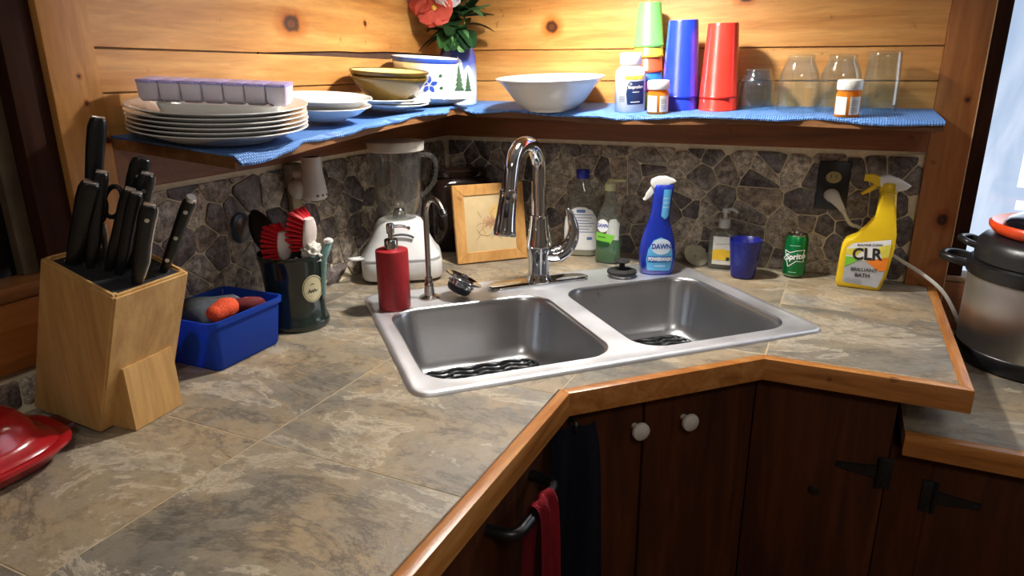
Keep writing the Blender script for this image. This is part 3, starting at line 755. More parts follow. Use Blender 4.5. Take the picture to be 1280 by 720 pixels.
bm = new(); prism(bm, rrect(0.011, 0.032, 0.005, 5), 0.0, 0.0026, 0.001); b_ = obj('button', bm, BLACKP, hd, (0.0202*math.cos(an), 0.0202*math.sin(an), 0.045)); b_.rotation_euler = Vector((math.cos(an), math.sin(an), -0.1)).to_track_quat('Z', 'Y').to_euler()
bm = new(); lathe(bm, [(0.0055, 0), (0.005, 0.002), (0, 0.0024)], 16); b_ = obj('button', bm, BLACKP, hd, (0.0190*math.cos(an), 0.0190*math.sin(an), 0.017)); b_.rotation_euler = Vector((math.cos(an), math.sin(an), 0)).to_track_quat('Z', 'Y').to_euler()
rd = Vector((math.cos(SA*0.62), math.sin(SA*0.62), 0))
bm = new(); tube(bm, [rd*0.012+Vector((0, 0, 0.075)), rd*0.035+Vector((0, 0, 0.071)), rd*0.052+Vector((0, 0, 0.074))], [0.019, 0.018, 0.019], 20); obj('handle_hub', bm, CHROME, fa, ang=60)
lp = spline([rd*0.045+Vector((0, 0, 0.072)), rd*0.062+Vector((0, 0, 0.082)), rd*0.078+Vector((0, 0, 0.105)), rd*0.083+Vector((0, 0, 0.135)), rd*0.076+Vector((0, 0, 0.165)), rd*0.068+Vector((0, 0, 0.185))], 6)
n = len(lp); bm = new(); tube(bm, lp, [0.019*(1-i/(n-1))**0.8+0.0042 for i in range(n)], 16); obj('lever', bm, CHROME, fa, ang=60)

# filtered-water tap
p = onz(537, 372, RZ); ft = thing('water_filter_tap', 'slim brushed gooseneck tap between soap dispenser and strainer', 'faucet', (p.x, p.y, RZ))
bm = new(); lathe(bm, [(0.024, 0), (0.024, 0.003), (0.018, 0.006), (0.012, 0.008), (0.011, 0.03), (0.0115, 0.032), (0.0105, 0.034), (0.009, 0.036), (0.0085, 0.05)], 28); obj('base', bm, NICKEL, ft, ang=50)
d = Vector((0.87, -0.49, 0)); pts = [Vector((0, 0, 0.04)), Vector((0, 0, 0.1)), Vector((0, 0, 0.17))]; ra = 0.040
for k in range(0, 13):
    a = math.pi*k/12*0.80; pts.append(Vector((0, 0, 0.194))+d*(ra-ra*math.cos(a))+Vector((0, 0, ra*math.sin(a))))
dn = (pts[-1]-pts[-2]).normalized(); e = pts[-1]; pts.append(e+dn*0.006)
bm = new(); tube(bm, pts, 0.0062, 14); obj('spout', bm, NICKEL, ft, ang=60)
bm = new(); tube(bm, [e+dn*0.002, e+dn*0.016], 0.0072, 12); obj('aerator', bm, BLACKP, ft)

# red soap dispenser
p = onz(494, 384, RZ); sd_ = thing('soap_dispenser', 'red ceramic soap dispenser with a chrome pump on the sink rim', 'soap dispenser', (p.x, p.y, RZ), facing(p.x, p.y))
RED = mat('red_ceramic', (150, 26, 34), 0.45, var=0.08, scale=80, bump=0.05)
bm = new(); lathe(bm, [(0.0325, 0), (0.0345, 0.002), (0.0350, 0.006), (0.0352, 0.128), (0.0345, 0.132), (0.031, 0.1335), (0.0, 0.134)], 48); obj('body', bm, RED, sd_)
bm = new(); lathe(bm, [(0.0148, 0.133), (0.0148, 0.153), (0.0135, 0.155), (0.006, 0.156), (0.0055, 0.166), (0.0085, 0.168), (0.0088, 0.186), (0.007, 0.189), (0, 0.19)], 28); pm = obj('pump', bm, CHROME, sd_)
bm = new(); tube(bm, spline([(0, 0, 0.181), (0.018, 0, 0.1825), (0.034, 0, 0.180), (0.041, 0, 0.175)], 5), 0.0035, 10); obj('nozzle', bm, CHROME, pm)

# basket strainer leaning on its side
p = onz(578, 371, RZ); st = thing('sink_strainer', 'chrome basket strainer tipped on its side on the sink rim', 'strainer', (p.x, p.y, RZ), 0)
tilt = Vector((0.34, 0.30, 0.85)).normalized(); q = tilt.to_track_quat('Z', 'Y').to_euler()
bm = new(); lathe(bm, [(0.0, 0.0), (0.017, 0.0), (0.024, 0.004), (0.027, 0.014), (0.038, 0.018), (0.0405, 0.020), (0.039, 0.0215), (0.027, 0.0175), (0.022, 0.006), (0, 0.004)], 36); bk = obj('basket', bm, CHROME, st, (-0.006, -0.004, 0.0215), q); bk.scale = (1.12, 1.12, 1.25)
bm = new(); lathe(bm, [(0.012, -0.009), (0.021, -0.007), (0.0245, -0.003), (0.026, 0.004), (0.0245, 0.0045)], 28); obj('rubber_seal', bm, RUBBER, bk)
for k in range(14):
    bm = new(); a = 2*math.pi*k/14; lathe(bm, [(0.0004, -0.0022), (0.0022, 0), (0.0004, 0.0022)], 8, (0.0268*math.cos(a), 0.0268*math.sin(a), 0.009)); obj('drain_stud', bm, CHROME, bk, ang=80)
bm = new(); lathe(bm, [(0.003, 0.0), (0.003, 0.018), (0.0075, 0.020), (0.0085, 0.025), (0.005, 0.028), (0, 0.0285)], 16); obj('pull_knob', bm, CHROME, bk)

# rubber stopper
p = onz(777, 345, RZ); sp_ = thing('sink_stopper', 'black rubber sink stopper with a mushroom grip on the sink rim', 'sink stopper', (p.x, p.y, RZ), 0)
bm = new(); lathe(bm, [(0.028, 0.0), (0.0285, 0.004), (0.0285, 0.0045), (0.0, 0.0046)], 28); obj('flange_plate', bm, CHROME, sp_)
bm = new(); lathe(bm, [(0.024, 0.004), (0.034, 0.007), (0.0375, 0.011), (0.0365, 0.0155), (0.028, 0.0175), (0.012, 0.019), (0.008, 0.021), (0.0065, 0.034), (0.010, 0.036)], 36); obj('plug', bm, BLACKM, sp_)
bm = new(); lathe(bm, [(0.008, 0.036), (0.0185, 0.0375), (0.0205, 0.040), (0.0185, 0.0425), (0, 0.043)], 30); obj('grip', bm, BLACKM, sp_)

# ------------------------------------------------------------------ shelf
ZB, ZS = 0.402, 0.4052
TL, TB = math.radians(4.6), math.radians(3.4)          # both shelves dip towards the room
def shelf_w(x, y): 
    t = max(0.0, min(1.0, (x+y+0.10)/0.16)); return t*t*(3-2*t)
def fall_slope(y): return 0.010+0.032*max(0.0, min(1.0, (-0.2-y)/0.7))
def fall(y):
    n, a = 24, -0.90; h = (y-a)/n; return sum(fall_slope(a+(k+0.5)*h)*h for k in range(n))
def shelf_dz(x, y):
    w = shelf_w(x, y); return (1-w)*((0.13-x)*math.tan(TL)+fall(y)) + w*(y+0.11)*math.tan(TB)
def tilt_mesh(o):
    for v in o.data.vertices: v.co.z += shelf_dz(v.co.x, v.co.y)
BOARD = wood('shelf_board', (150, 104, 60), (126, 82, 44), (88, 54, 28), 'y', rough=0.55); BOARDX = wood('shelf_board_x', (150, 104, 60), (126, 82, 44), (88, 54, 28), 'x', rough=0.55)
Lf = [(0.280, -1.096), (0.272, -0.98), (0.262, -0.9), (0.252, -0.8), (0.242, -0.70), (0.226, -0.572), (0.226, -0.45), (0.208, -0.35), (0.194, -0.27), (0.196, -0.165)]
Bf = [(0.196, -0.165), (0.3, -0.160), (0.45, -0.188), (0.56, -0.225), (0.63, -0.235), (0.78, -0.21), (0.94, -0.178), (1.04, -0.195), (1.13, -0.212), (1.287, -0.226)]
bm = new(); prism(bm, [(0.0, -1.102)]+Lf+[(0.196, -0.0), (0.0, -0.0)], ZB-0.018, ZB-0.0002, 0.002); SB1 = top('shelf_board', bm, BOARD, 'rough-edged wooden shelf along the wall behind the knife block', 'shelf', ang=30)
bm = new(); prism(bm, [(0.1965, -0.0)]+[(x+0.0005*(i == 0), y) for i, (x, y) in enumerate(Bf)]+[(1.287, -0.0225), (1.2835, -0.0225), (1.2835, -0.0)], ZB-0.018, ZB-0.0002, 0.002); SB2 = top('shelf_board', bm, BOARDX, 'wooden shelf above the sink holding the cups and glasses', 'shelf', ang=30)
bm = new(); rim_ = Lf+Bf[1:]; inner = [(0.014, -1.100)]+rim_+[(1.282, -0.0225), (1.282, -0.014), (0.014, -0.014)]
prism(bm, inner, ZB, ZS)
out = []
dense = []
for a, b in zip(rim_, rim_[1:]):
    for k in range(6): dense.append((a[0]+(b[0]-a[0])*k/6, a[1]+(b[1]-a[1])*k/6))
dense.append(rim_[-1]); m = len(dense); nrm = []
for i in range(m):
    a, b = dense[max(0, i-2)], dense[min(m-1, i+2)]; l = math.hypot(b[0]-a[0], b[1]-a[1]); nrm.append(((b[1]-a[1])/l, -(b[0]-a[0])/l))
r1, r2, r3 = [], [], []
for i, (p, q) in enumerate(zip(dense, nrm)):
    ov = 0.009+0.006*math.sin(i*0.37)+0.003*math.sin(i*1.1); s = -1 if i < 0 else 1
    if i < 5: ov += 0.004
    dr0 = 0.006*max(0, 1-i/9)
    r1.append((p[0], p[1], ZS)); r2.append((p[0]+q[0]*ov, p[1]+q[1]*ov, ZS-0.005-0.003*math.sin(i*0.5)-dr0)); r3.append((p[0]+q[0]*(ov-0.001), p[1]+q[1]*(ov-0.001), ZS-0.0085-0.003*math.sin(i*0.5)-dr0))
r4 = [(p[0], p[1], ZB) for p in dense]
for a, b in ((r1, r2), (r2, r3), (r3, r4)): rings(bm, [a, b], False, False, closed=False)
SB3 = top('shelf_liner', bm, LINER, 'blue woven mesh liner lying along both shelves', 'shelf liner', ang=60)
for o_ in (SB1, SB2, SB3): tilt_mesh(o_)
N0 = len(ALL)

# ------------------------------------------------------------------ things on the shelf
def plate_bm(R, h, foot=0.6):
    bm = new(); lathe(bm, [(foot*R-0.004, 0.0012), (foot*R-0.002, 0.0), (foot*R, 0.0), (foot*R+0.003, 0.003), (0.78*R, h*0.42), (R-0.003, h-0.0022), (R, h-0.001), (R-0.001, h+0.0006), (R-0.006, h), (0.76*R, h*0.42+0.0035), (foot*R, 0.0055), (0, 0.005)], 64); return bm
pc = (0.154, -0.998)
pl0 = top('dinner_plate', plate_bm(0.142, 0.0225, 0.62), WHITEC, 'white china dinner plate at the bottom of the tall stack', 'plate', (*pc, ZS), group='dinner plates stacked on the shelf', ang=50)
for k in range(1, 6):
    o = dup(pl0, (pc[0]+rnd.uniform(-.002, .002), pc[1]+rnd.uniform(-.002, .002), ZS+0.0070*k), label='white china dinner plate, %s up from the bottom of the tall stack' % ('', 'second', 'third', 'fourth', 'fifth')[k] if k < 5 else 'white china dinner plate on top of the tall stack under the pill organizer')
zt = ZS+0.0070*5
# tray and pill organizer on the plates
ang_ = math.atan2(RT.y, RT.x)+0.06
bm = new(); rr = [(i, z) for i, z in ((0.0, 0.0), (-0.004, 0.016), (-0.0055, 0.0175), (0.0, 0.0165))]
rings(bm, [[(x, y, z) for x, y in rrect(0.185-2*i, 0.088-2*i, 0.012, 5)] for i, z in ((0.006, 0), (0.001, 0.0165), (0.0, 0.0175), (0.0025, 0.0172), (0.008, 0.0035))], True, True)
top('white_tray', bm, WHITEP, 'small white plastic tray between the plates and the pill organizer', 'tray', (pc[0]+0.003, pc[1]+0.003, zt+0.0057), ang_, ang=50)
po = thing('pill_organizer', 'long white weekly pill organizer with lilac lids on the plate stack', 'pill organizer', (pc[0], pc[1], zt+0.0057+0.0172), ang_)
LILAC = mat('lilac_plastic', (176, 166, 226), 0.25, var=0.05); OPAL = mat('opal_plastic', (216, 208, 222), 0.35, var=0.04, sss=0.2)
n7 = 7; wl = 0.236; cw = wl/n7
for k in range(n7):
    x = -wl/2+cw*(k+0.5); bm = new()
    rings(bm, [[(x+a, b, z) for a, b in rrect(cw-0.0006-2*i, d, 0.004, 3)] for i, d, z in ((0.0035, 0.040, 0), (0.0010, 0.052, 0.006), (0.0, 0.056, 0.030))], True, True); obj('compartment', bm, OPAL, po, ang=50)
    bm = new(); box(bm, (x, 0, 0.0325), (cw-0.0012, 0.058, 0.005), 0.0015); ld = obj('lid', bm, LILAC, po)
    bm = new(); box(bm, (x, -0.030, 0.0325), (cw*0.45, 0.004, 0.003), 0.001); obj('tab', bm, LILAC, ld)
    d3 = new(); decal_z = 0.0352
    d3.free()
# soup plates
sp0 = top('soup_plate', plate_bm(0.104, 0.028, 0.52), WHITEC, 'deep white plate, lower of the pair between dinner plates and brown bowls', 'plate', (0.128, -0.715, ZS), group='deep white plates', ang=50)
dup(sp0, (0.129, -0.712, ZS+0.015), label='deep white plate, upper of the pair between dinner plates and brown bowls')
sd0 = top('side_plate', plate_bm(0.098, 0.016, 0.55), WHITEC, 'white side plate at the very bottom under the brown bowls', 'plate', (0.122, -0.468, ZS), group='side plates under the brown bowls', ang=50)
dup(sd0, (0.124, -0.465, ZS+0.006), label='white side plate in the middle of the pile under the brown bowls')
dup(sd0, (0.110, -0.497, ZS+0.012), label='white side plate directly under the brown bowls, pushed off-centre')
OLIVE = mat('olive_glaze', (104, 82, 34), 0.22, var=0.15, scale=14, coat=0.3); CREAMG = mat('cream_glaze', (238, 214, 140), 0.2, var=0.05, coat=0.3)
def bowl_thing(label, loc):
    t = thing('stoneware_bowl', label, 'bowl', loc, 0, 'olive bowls on the shelf')
    bm = new(); lathe(bm, [(0.040, 0.0), (0.043, 0.001), (0.050, 0.006), (0.072, 0.028), (0.088, 0.046), (0.092, 0.052), (0.0925, 0.055), (0.0905, 0.056), (0.088, 0.054)], 56, cap1=False); obj('outside', bm, OLIVE, t, ang=60)
    bm = new(); lathe(bm, [(0.088, 0.054), (0.084, 0.047), (0.069, 0.031), (0.046, 0.0105), (0.0, 0.008)], 56, cap0=False); obj('inside', bm, CREAMG, t, ang=60); return t
z3 = ZS+0.012+0.0055
bowl_thing('olive brown stoneware bowl, lower of the nested pair', (0.124, -0.462, z3)); bowl_thing('olive brown stoneware bowl with cream inside, upper of the nested pair', (0.124, -0.462, z3+0.0125))
# flowered planter on a saucer
sa_ = (0.126, -0.262); top('saucer', plate_bm(0.098, 0.020, 0.55), WHITEC, 'white saucer under the flowered bowl', 'plate', (*sa_, ZS), ang=50)
fb = thing('flowered_bowl', 'deep white bowl with a blue rim and painted blue flower', 'bowl', (sa_[0]-0.012, sa_[1]-0.030, ZS+0.0057), facing(*sa_))
LFb = Loft([(0.0, 0.056, 0.056), (0.003, 0.060, 0.060), (0.02, 0.066, 0.066), (0.05, 0.072, 0.072), (0.085, 0.079, 0.079), (0.098, 0.083, 0.083), (0.104, 0.0845, 0.0845), (0.108, 0.083, 0.083), (0.107, 0.080, 0.080), (0.10, 0.078, 0.078)])
bm = new(); LFb.build(bm, 56, cap1=False); lathe(bm, [(0.078, 0.10), (0.07, 0.05), (0.055, 0.008), (0, 0.006)], 56, cap0=False); obj('bowl_body', bm, WHITEC, fb, ang=60)
BLUEG = mat('cobalt_glaze', (48, 78, 172), 0.2, var=0.12); GREENG = mat('leaf_glaze', (48, 92, 56), 0.25)
bm = new(); lathe(bm, [(0.0800, 0.0915), (0.0838, 0.098), (0.0852, 0.1035), (0.0845, 0.1065)], 56, cap0=False, cap1=False); obj('rim_band', bm, BLUEG, fb)
def petals(cx, cz, r, n, w, rot=0.0):
    out = []
    for k in range(n):
        a = rot+2*math.pi*k/n; c, s = math.cos(a), math.sin(a); P = []
        for (u, v) in ((0.12, 0), (0.45, w), (0.8, w*0.75), (1.0, 0), (0.8, -w*0.75), (0.45, -w)): P.append((cx+r*(u*c-v*s), cz+r*(u*s+v*c)))
        out.append(P)
    return out
decal('painted_flower', petals(0.012, 0.045, 0.022, 5, 0.26, 0.3), LFb, 0.0008, BLUEG, fb)
for q in (petals(0.042, 0.062, 0.010, 1, 0.5, 2.0), petals(0.043, 0.032, 0.010, 1, 0.5, 1.7), petals(-0.04, 0.02, 0.008, 1, 0.4, 0.6)): decal('painted_leaf', q, LFb, 0.0008, GREENG, fb)
# vase with a painted winter scene
P = onx(574, 129, 0.112); va = thing('painted_vase', 'blue jar vase painted with snowy mountains and fir trees', 'vase', (P.x, P.y, ZS), facing(P.x, P.y))
LV = Loft([(0.0, 0.047, 0.047), (0.004, 0.0505, 0.0505), (0.05, 0.0515, 0.0515), (0.10, 0.0515, 0.0515), (0.13, 0.0500, 0.0500), (0.146, 0.045, 0.045), (0.157, 0.0385, 0.0385), (0.162, 0.0375, 0.0375), (0.180, 0.0380, 0.0380), (0.183, 0.0375, 0.0375), (0.183, 0.034, 0.034), (0.15, 0.034, 0.034)])
VB = NT('vase_paint'); zz = VB.n('ShaderNodeSeparateXYZ'); tc_ = VB.n('ShaderNodeTexCoord'); VB.l(tc_.outputs['Object'], zz.inputs[0])
hz = VB.math('ADD', zz.outputs[2], VB.math('MULTIPLY', VB.noise(VB.mapping(), 30), 0.02))
VB.bsdf(VB.ramp(VB.math('MULTIPLY', hz, 5.0), [(0.2, lin((226, 238, 246))), (0.42, lin((178, 204, 226))), (0.62, lin((70, 84, 160))), (0.8, lin((46, 56, 132)))]), 0.15)
bm = new(); LV.build(bm, 48); obj('jar', bm, VB.m, va, ang=60)
SNOWP = mat('snow_paint', (236, 238, 242), 0.3, var=0.06); FIR = mat('fir_paint', (62, 92, 66), 0.4, var=0.3, scale=200)
decal('painted_mountains', [[(-0.026, 0.055), (-0.024, 0.10), (-0.012, 0.114), (0.0, 0.130), (0.010, 0.120), (0.016, 0.085), (0.014, 0.05)], [(0.013, 0.05), (0.017, 0.095), (0.026, 0.108), (0.033, 0.102), (0.041, 0.085), (0.045, 0.05)]], LV, 0.0007, SNOWP, va)
def fir(x, z, h, w):
    out = []
    for k in range(5):
        a = z+h*k/5*0.95; ww = w*(1-k/5.5); out.append([(x-ww, a), (x+ww, a), (x+ww*0.15, a+h*0.32), (x-ww*0.15, a+h*0.32)])
    return out
decal('painted_fir', fir(0.002, 0.042, 0.066, 0.014), LV, 0.0012, FIR, va); decal('painted_fir', fir(0.026, 0.040, 0.048, 0.010), LV, 0.0012, FIR, va)
decal('painted_snow', [ell(0.006, 0.022, 0.038, 0.018, 24)], LV, 0.0009, SNOWP, va)
# silk flowers
bq = thing('silk_bouquet', 'silk bouquet of coral and white flowers with green leaves in the painted vase', 'flowers', (P.x, P.y, ZS+0.14), facing(P.x, P.y))
LEAF = [mat('leaf_green_%d' % i, c, 0.45, var=0.25, scale=18) for i, c in enumerate(((38, 74, 40), (64, 110, 58), (28, 56, 34), (120, 160, 104)))]
CORAL = mat('coral_petal', (238, 116, 98), 0.6, var=0.12, scale=25); WPET = mat('white_petal', (240, 234, 236), 0.6, var=0.04); PURP = mat('lavender_petal', (150, 150, 220), 0.6, var=0.1)
STEMM = mat('stem_green', (46, 78, 40), 0.6)
r_ = random.Random(4)
def leaf(pos, dirv, L, w, m, droop=0.3):
    d = Vector(dirv).normalized(); side = d.cross(Vector((0, 0, 1))); side = (side if side.length > 0.1 else Vector((1, 0, 0))).normalized(); up = side.cross(d)
    bm = new(); rs = []
    for i in range(7):
        t = i/6; ww = w*(math.sin(math.pi*min(1, t*0.86+0.10))**0.55)*(1.12-0.30*t); c = Vector(pos)+d*L*t+Vector((0, 0, -droop*L*t*t)); rs.append([c-side*ww+up*ww*0.25, c, c+side*ww+up*ww*0.25])
    rings(bm, rs, False, False, closed=False); g = bmesh.ops.solidify(bm, geom=bm.faces[:], thickness=0.0006); return obj('leaf', bm, m, bq, ang=80)
for k in range(34):
    a = r_.uniform(0, 2*math.pi); el = r_.uniform(-0.25, 1.0); rad = r_.uniform(0.01, 0.035); z = r_.uniform(0.035, 0.15)
    pos = (rad*math.cos(a), rad*math.sin(a), z); dv = (math.cos(a), math.sin(a), el)
    leaf(pos, dv, r_.uniform(0.05, 0.085), r_.uniform(0.020, 0.030), LEAF[r_.choice((0, 0, 1, 2, 2, 3))] if k > 3 else LEAF[1], r_.uniform(0.2, 0.5))
for (px, pz, m) in ((-0.05, -0.02, 1), (-0.012, -0.03, 0), (0.03, -0.03, 2), (0.05, -0.02, 0), (-0.03, -0.035, 1), (0.012, -0.04, 3)): leaf((px*0.3, -0.034, 0.055), (px*10, -1.0, pz*8), 0.062, 0.026, LEAF[m], 0.55)
for (px, py, pz, m) in ((0.06, -0.02, 0.12, 3), (0.07, 0.0, 0.10, 0), (0.05, -0.03, 0.15, 2), (0.065, -0.01, 0.17, 1)): leaf((0.02, -0.01, 0.09), (px, py, pz-0.09), 0.085, 0.028, LEAF[m], 0.1)
def flower(c, nrm, R, n, m, cm):
    t = obj('flower', new(), m, bq, c) if False else None
    q = Vector(nrm).to_track_quat('Z', 'Y').to_matrix(); bm0 = new(); lathe(bm0, [(0.001, -0.012), (0.006, -0.004), (0.009, 0.004), (0.006, 0.01), (0, 0.012)], 12)
    for v in bm0.verts: v.co = q @ v.co
    fo = obj('flower', bm0, cm, bq, c)
    for k in range(n):
        a = 2*math.pi*k/n+(0.5 if k % 2 else 0); bm = new(); rs = []
        for i in range(6):
            s = i/5; w = R*0.62*math.sin(math.pi*(0.12+0.80*s))**0.7; rr = R*s; zz_ = R*(0.45*s-0.35*s*s)+0.004*(k % 2)
            ring_ = []
            for j in range(5):
                u = (j-2)/2; ring_.append(q @ Vector((rr*math.cos(a)-u*w*math.sin(a), rr*math.sin(a)+u*w*math.cos(a), zz_+0.25*w*u*u+0.06*R*math.sin(9*s+3*u+k))))
            rs.append(ring_)
        rings(bm, rs, False, False, closed=False); bmesh.ops.solidify(bm, geom=bm.faces[:], thickness=0.0006); obj('petal', bm, m, fo, ang=80)
flower((-0.055, -0.045, 0.115), (-0.35, -1, -0.1), 0.052, 6, CORAL, mat('yellow_eye', (220, 180, 70), 0.6))
flower((-0.085, -0.03, 0.135), (-0.7, -0.8, 0.2), 0.045, 6, CORAL, mat('yellow_eye', (220, 180, 70), 0.6))
flower((-0.02, -0.055, 0.150), (0.1, -1, 0.1), 0.040, 7, WPET, mat('yellow_eye', (220, 180, 70), 0.6))
flower((-0.115, -0.01, 0.155), (-0.8, -0.6, 0.3), 0.026, 5, PURP, mat('yellow_eye', (220, 180, 70), 0.6))
flower((0.01, -0.02, 0.22), (0.1, -0.9, 0.5), 0.048, 6, CORAL, mat('yellow_eye', (220, 180, 70), 0.6))
for k in range(5):
    a = k*1.26; bm = new(); tube(bm, spline([(0.012*math.cos(a), 0.012*math.sin(a), -0.08), (0.016*math.cos(a), 0.016*math.sin(a), 0.03), (0.03*math.cos(a), 0.03*math.sin(a)-0.01, 0.14)], 5), 0.002, 6); obj('stem', bm, STEMM, bq)
# white serving bowl
bm = new(); lathe(bm, [(0.056, 0.0), (0.060, 0.001), (0.061, 0.004), (0.072, 0.009), (0.090, 0.024), (0.106, 0.045), (0.120, 0.064), (0.134, 0.077), (0.1405, 0.0805), (0.1405, 0.083), (0.136, 0.083), (0.118, 0.068), (0.102, 0.047), (0.086, 0.027), (0.066, 0.012), (0.04, 0.008), (0, 0.007)], 64)
top('serving_bowl', bm, WHITEC, 'wide white serving bowl on the shelf above the faucet', 'bowl', (0.412, -0.156, ZS), ang=60)
# supplement bottle
P = ony(787, 135, -0.155); vb = thing('ibuprofen_bottle', 'white medicine bottle with a navy label and yellow stripe', 'medicine bottle', (P.x, P.y, ZS), facing(P.x, P.y))
LB = Loft([(0.0, 0.0335, 0.0335), (0.003, 0.0365, 0.0365), (0.085, 0.0365, 0.0365), (0.097, 0.034, 0.034), (0.106, 0.026, 0.026), (0.109, 0.022, 0.022), (0.112, 0.022, 0.022)])
bm = new(); LB.build(bm); obj('bottle', bm, WHITEP, vb, ang=60)
bm = new(); lathe(bm, [(0.0245, 0.110), (0.026, 0.112), (0.026, 0.135), (0.024, 0.138), (0, 0.1385)], 40); obj('cap', bm, WHITEP, vb)
NAVY = mat('navy_print', (26, 44, 88), 0.4); YEL = mat('yellow_print', (226, 214, 84), 0.4); WPR = mat('white_print', (240, 240, 240), 0.4, var=0.02); GREYP = mat('grey_print', (150, 152, 158), 0.5)
decal('navy_label', [[(-0.006, 0.02), (0.0325, 0.02), (0.0325, 0.074), (0.0, 0.074), (-0.006, 0.066), (-0.009, 0.045)]], LB, 0.0006, NAVY, vb)
decal('yellow_stripe', [[(-0.013, 0.078), (0.032, 0.078), (0.032, 0.087), (-0.013, 0.087)]], LB, 0.0006, YEL, vb)
text('Ibuprofen', 0.0105, 0.013, 0.0605, LB, 0.0012, WPR, vb, bold=0.0003, sx=0.85)
for q in (stroke([(0.006, 0.049), (0.022, 0.049)], 0.0016), stroke([(0.002, 0.026), (0.024, 0.026)], 0.0018)): decal('fine_print', q, LB, 0.0012, WPR, vb)
decal('fine_print', [s for z in (0.028, 0.032, 0.036, 0.04) for s in stroke([(-0.026, z), (-0.012, z)], 0.0014)]+[ell(0.002, 0.068, 0.004, 0.004, 4)], LB, 0.0012, GREYP, vb)
# stacked cups
def cup_bm(rb, rt, h, t=0.0014, seg=40):
    """upside-down tumbler: mouth rb at the bottom, base rt on top"""
    bm = new(); lathe(bm, [(rb-t, 0.0), (rb, 0.0), (rb+0.0004, 0.004), (rb-0.0006, 0.005), (rt+0.0015, h-0.003), (rt, h), (rt-0.004, h), (rt-0.005, h-0.002), (0, h-0.002)], seg, cap0=False); lathe(bm, [(rb-t, 0.0), (rt-t*0.6, h-0.004), (0, h-0.004)], seg, cap0=False); return bm
P = ony(808, 136, -0.062)
for nm, z, c in (('lime green', 0.0, (150, 190, 60)), ('magenta', 0.042, (200, 60, 150)), ('blue', 0.066, (40, 110, 190)), ('orange red', 0.088, (206, 84, 50)), ('yellow', 0.124, (232, 204, 70)), ('green', 0.148, (104, 190, 96))):
    top('plastic_cup', cup_bm(0.0375, 0.0262, 0.102), mat('cup_'+nm.replace(' ', '_'), c, 0.3, var=0.05, sss=0.1), nm+' plastic cup in the upside-down stack of mixed colours', 'cup', (P.x, P.y, ZS+z), group='stacked small plastic cups', ang=50)
for (px, nm, c, hh, d) in ((849, 'blue', (32, 58, 190), 0.176, 0.1), (897, 'red', (226, 54, 42), 0.166, 0.1)):
    P = ony(px, 136, -d)
    for k, lab in enumerate(('lower', 'upper')):
        top('tumbler', cup_bm(0.0455, 0.0335, hh), mat('tumbler_'+nm, c, 0.22, var=0.05, coat=0.3), '%s plastic tumbler, %s of an upside-down pair' % (nm, lab), 'cup', (P.x, P.y, ZS+0.031*k), group='large plastic tumblers', ang=50)
# amber pill bottles
AMBER = glass('amber_plastic', (250, 176, 80), 0.5, 0.1, 0.65, (248, 166, 60)); PAPER = mat('paper_label', (236, 232, 222), 0.6, var=0.04)
def pill_bottle(px, py, d, lab, hscale=1.0):
    P = ony(px, py, -d); t = thing('pill_bottle', lab, 'pill bottle', (P.x, P.y, ZS), facing(P.x, P.y))
    L = Loft([(0.0, 0.0235, 0.0235), (0.002, 0.025, 0.025), (0.046*hscale, 0.025, 0.025), (0.053*hscale, 0.0225, 0.0225), (0.058*hscale, 0.0225, 0.0225)]); bm = new(); L.build(bm, 40); obj('vial', bm, AMBER, t, ang=60)
    bm = new(); n = 36; lathe(bm, [(0.0245, 0.056*hscale), (0.0255, 0.058*hscale), (0.0255, 0.074*hscale), (0.024, 0.076*hscale), (0, 0.0765*hscale)], n); obj('cap', bm, WHITEP, t)
    bm = new(); lathe(bm, [(0.0225, 0.002), (0.0225, 0.036*hscale), (0.01, 0.039*hscale)], 24); obj('pills', bm, mat('pill_fill', (240, 196, 96), 0.6, var=0.3, scale=160, bump=0.6), t)
    decal('paper_label', [[(-0.0235, 0.006), (-0.002, 0.006), (-0.002, 0.043*hscale), (-0.0235, 0.043*hscale)], [(0.004, 0.006), (0.0235, 0.006), (0.0235, 0.043*hscale), (0.004, 0.043*hscale)]], L, 0.0006, PAPER, t)
    decal('print', [s for z in (0.012, 0.016, 0.02, 0.026, 0.030, 0.034) for s in stroke([(0.007, z), (0.02, z)], 0.0012)], L, 0.0011, GREYP, t)
pill_bottle(822, 137, 0.185, 'amber pill bottle with a white cap beside the blue tumblers'); pill_bottle(1058, 142, 0.178, 'amber pill bottle with a white cap in front of the glass jars')
# glasses
GLS = glass('clear_glass', (246, 252, 253), 1.0, 0.03, 0.02, (225, 235, 240))
def glass_thing(name, prof, lab, P, group=None):
    bm = new(); t = 0.0022; ins = [(max(r-t, 0), z) for r, z in prof[::-1]]
    lathe(bm, prof, 40, cap0=False, cap1=False); lathe(bm, [(prof[0][0], prof[0][1])]+[(max(0, r-t), min(z, prof[-1][1]-0.006)) for r, z in prof], 40, cap0=False)
    return top(name, bm, GLS, lab, 'glass', (P.x, P.y, ZS), group=group, ang=60)
glass_thing('short_glass', [(0.041, 0.0), (0.0415, 0.002), (0.0405, 0.05), (0.037, 0.074), (0.031, 0.079), (0.030, 0.090), (0.028, 0.093), (0, 0.093)], 'short clear glass beside the red tumblers', ony(944, 135, -0.07))
jp = [(0.043, 0.0), (0.0435, 0.002), (0.0445, 0.03), (0.0445, 0.062), (0.041, 0.084), (0.033, 0.104), (0.029, 0.112), (0.0285, 0.121), (0.0265, 0.1235), (0, 0.1235)]
for px, w_ in ((995, 'beside the short glass'), (1046, 'behind the amber pill bottle')): glass_thing('jar_glass', jp, 'clear jar-shaped glass standing upside down '+w_, ony(px, 137, -0.1), 'upside-down jar glasses')
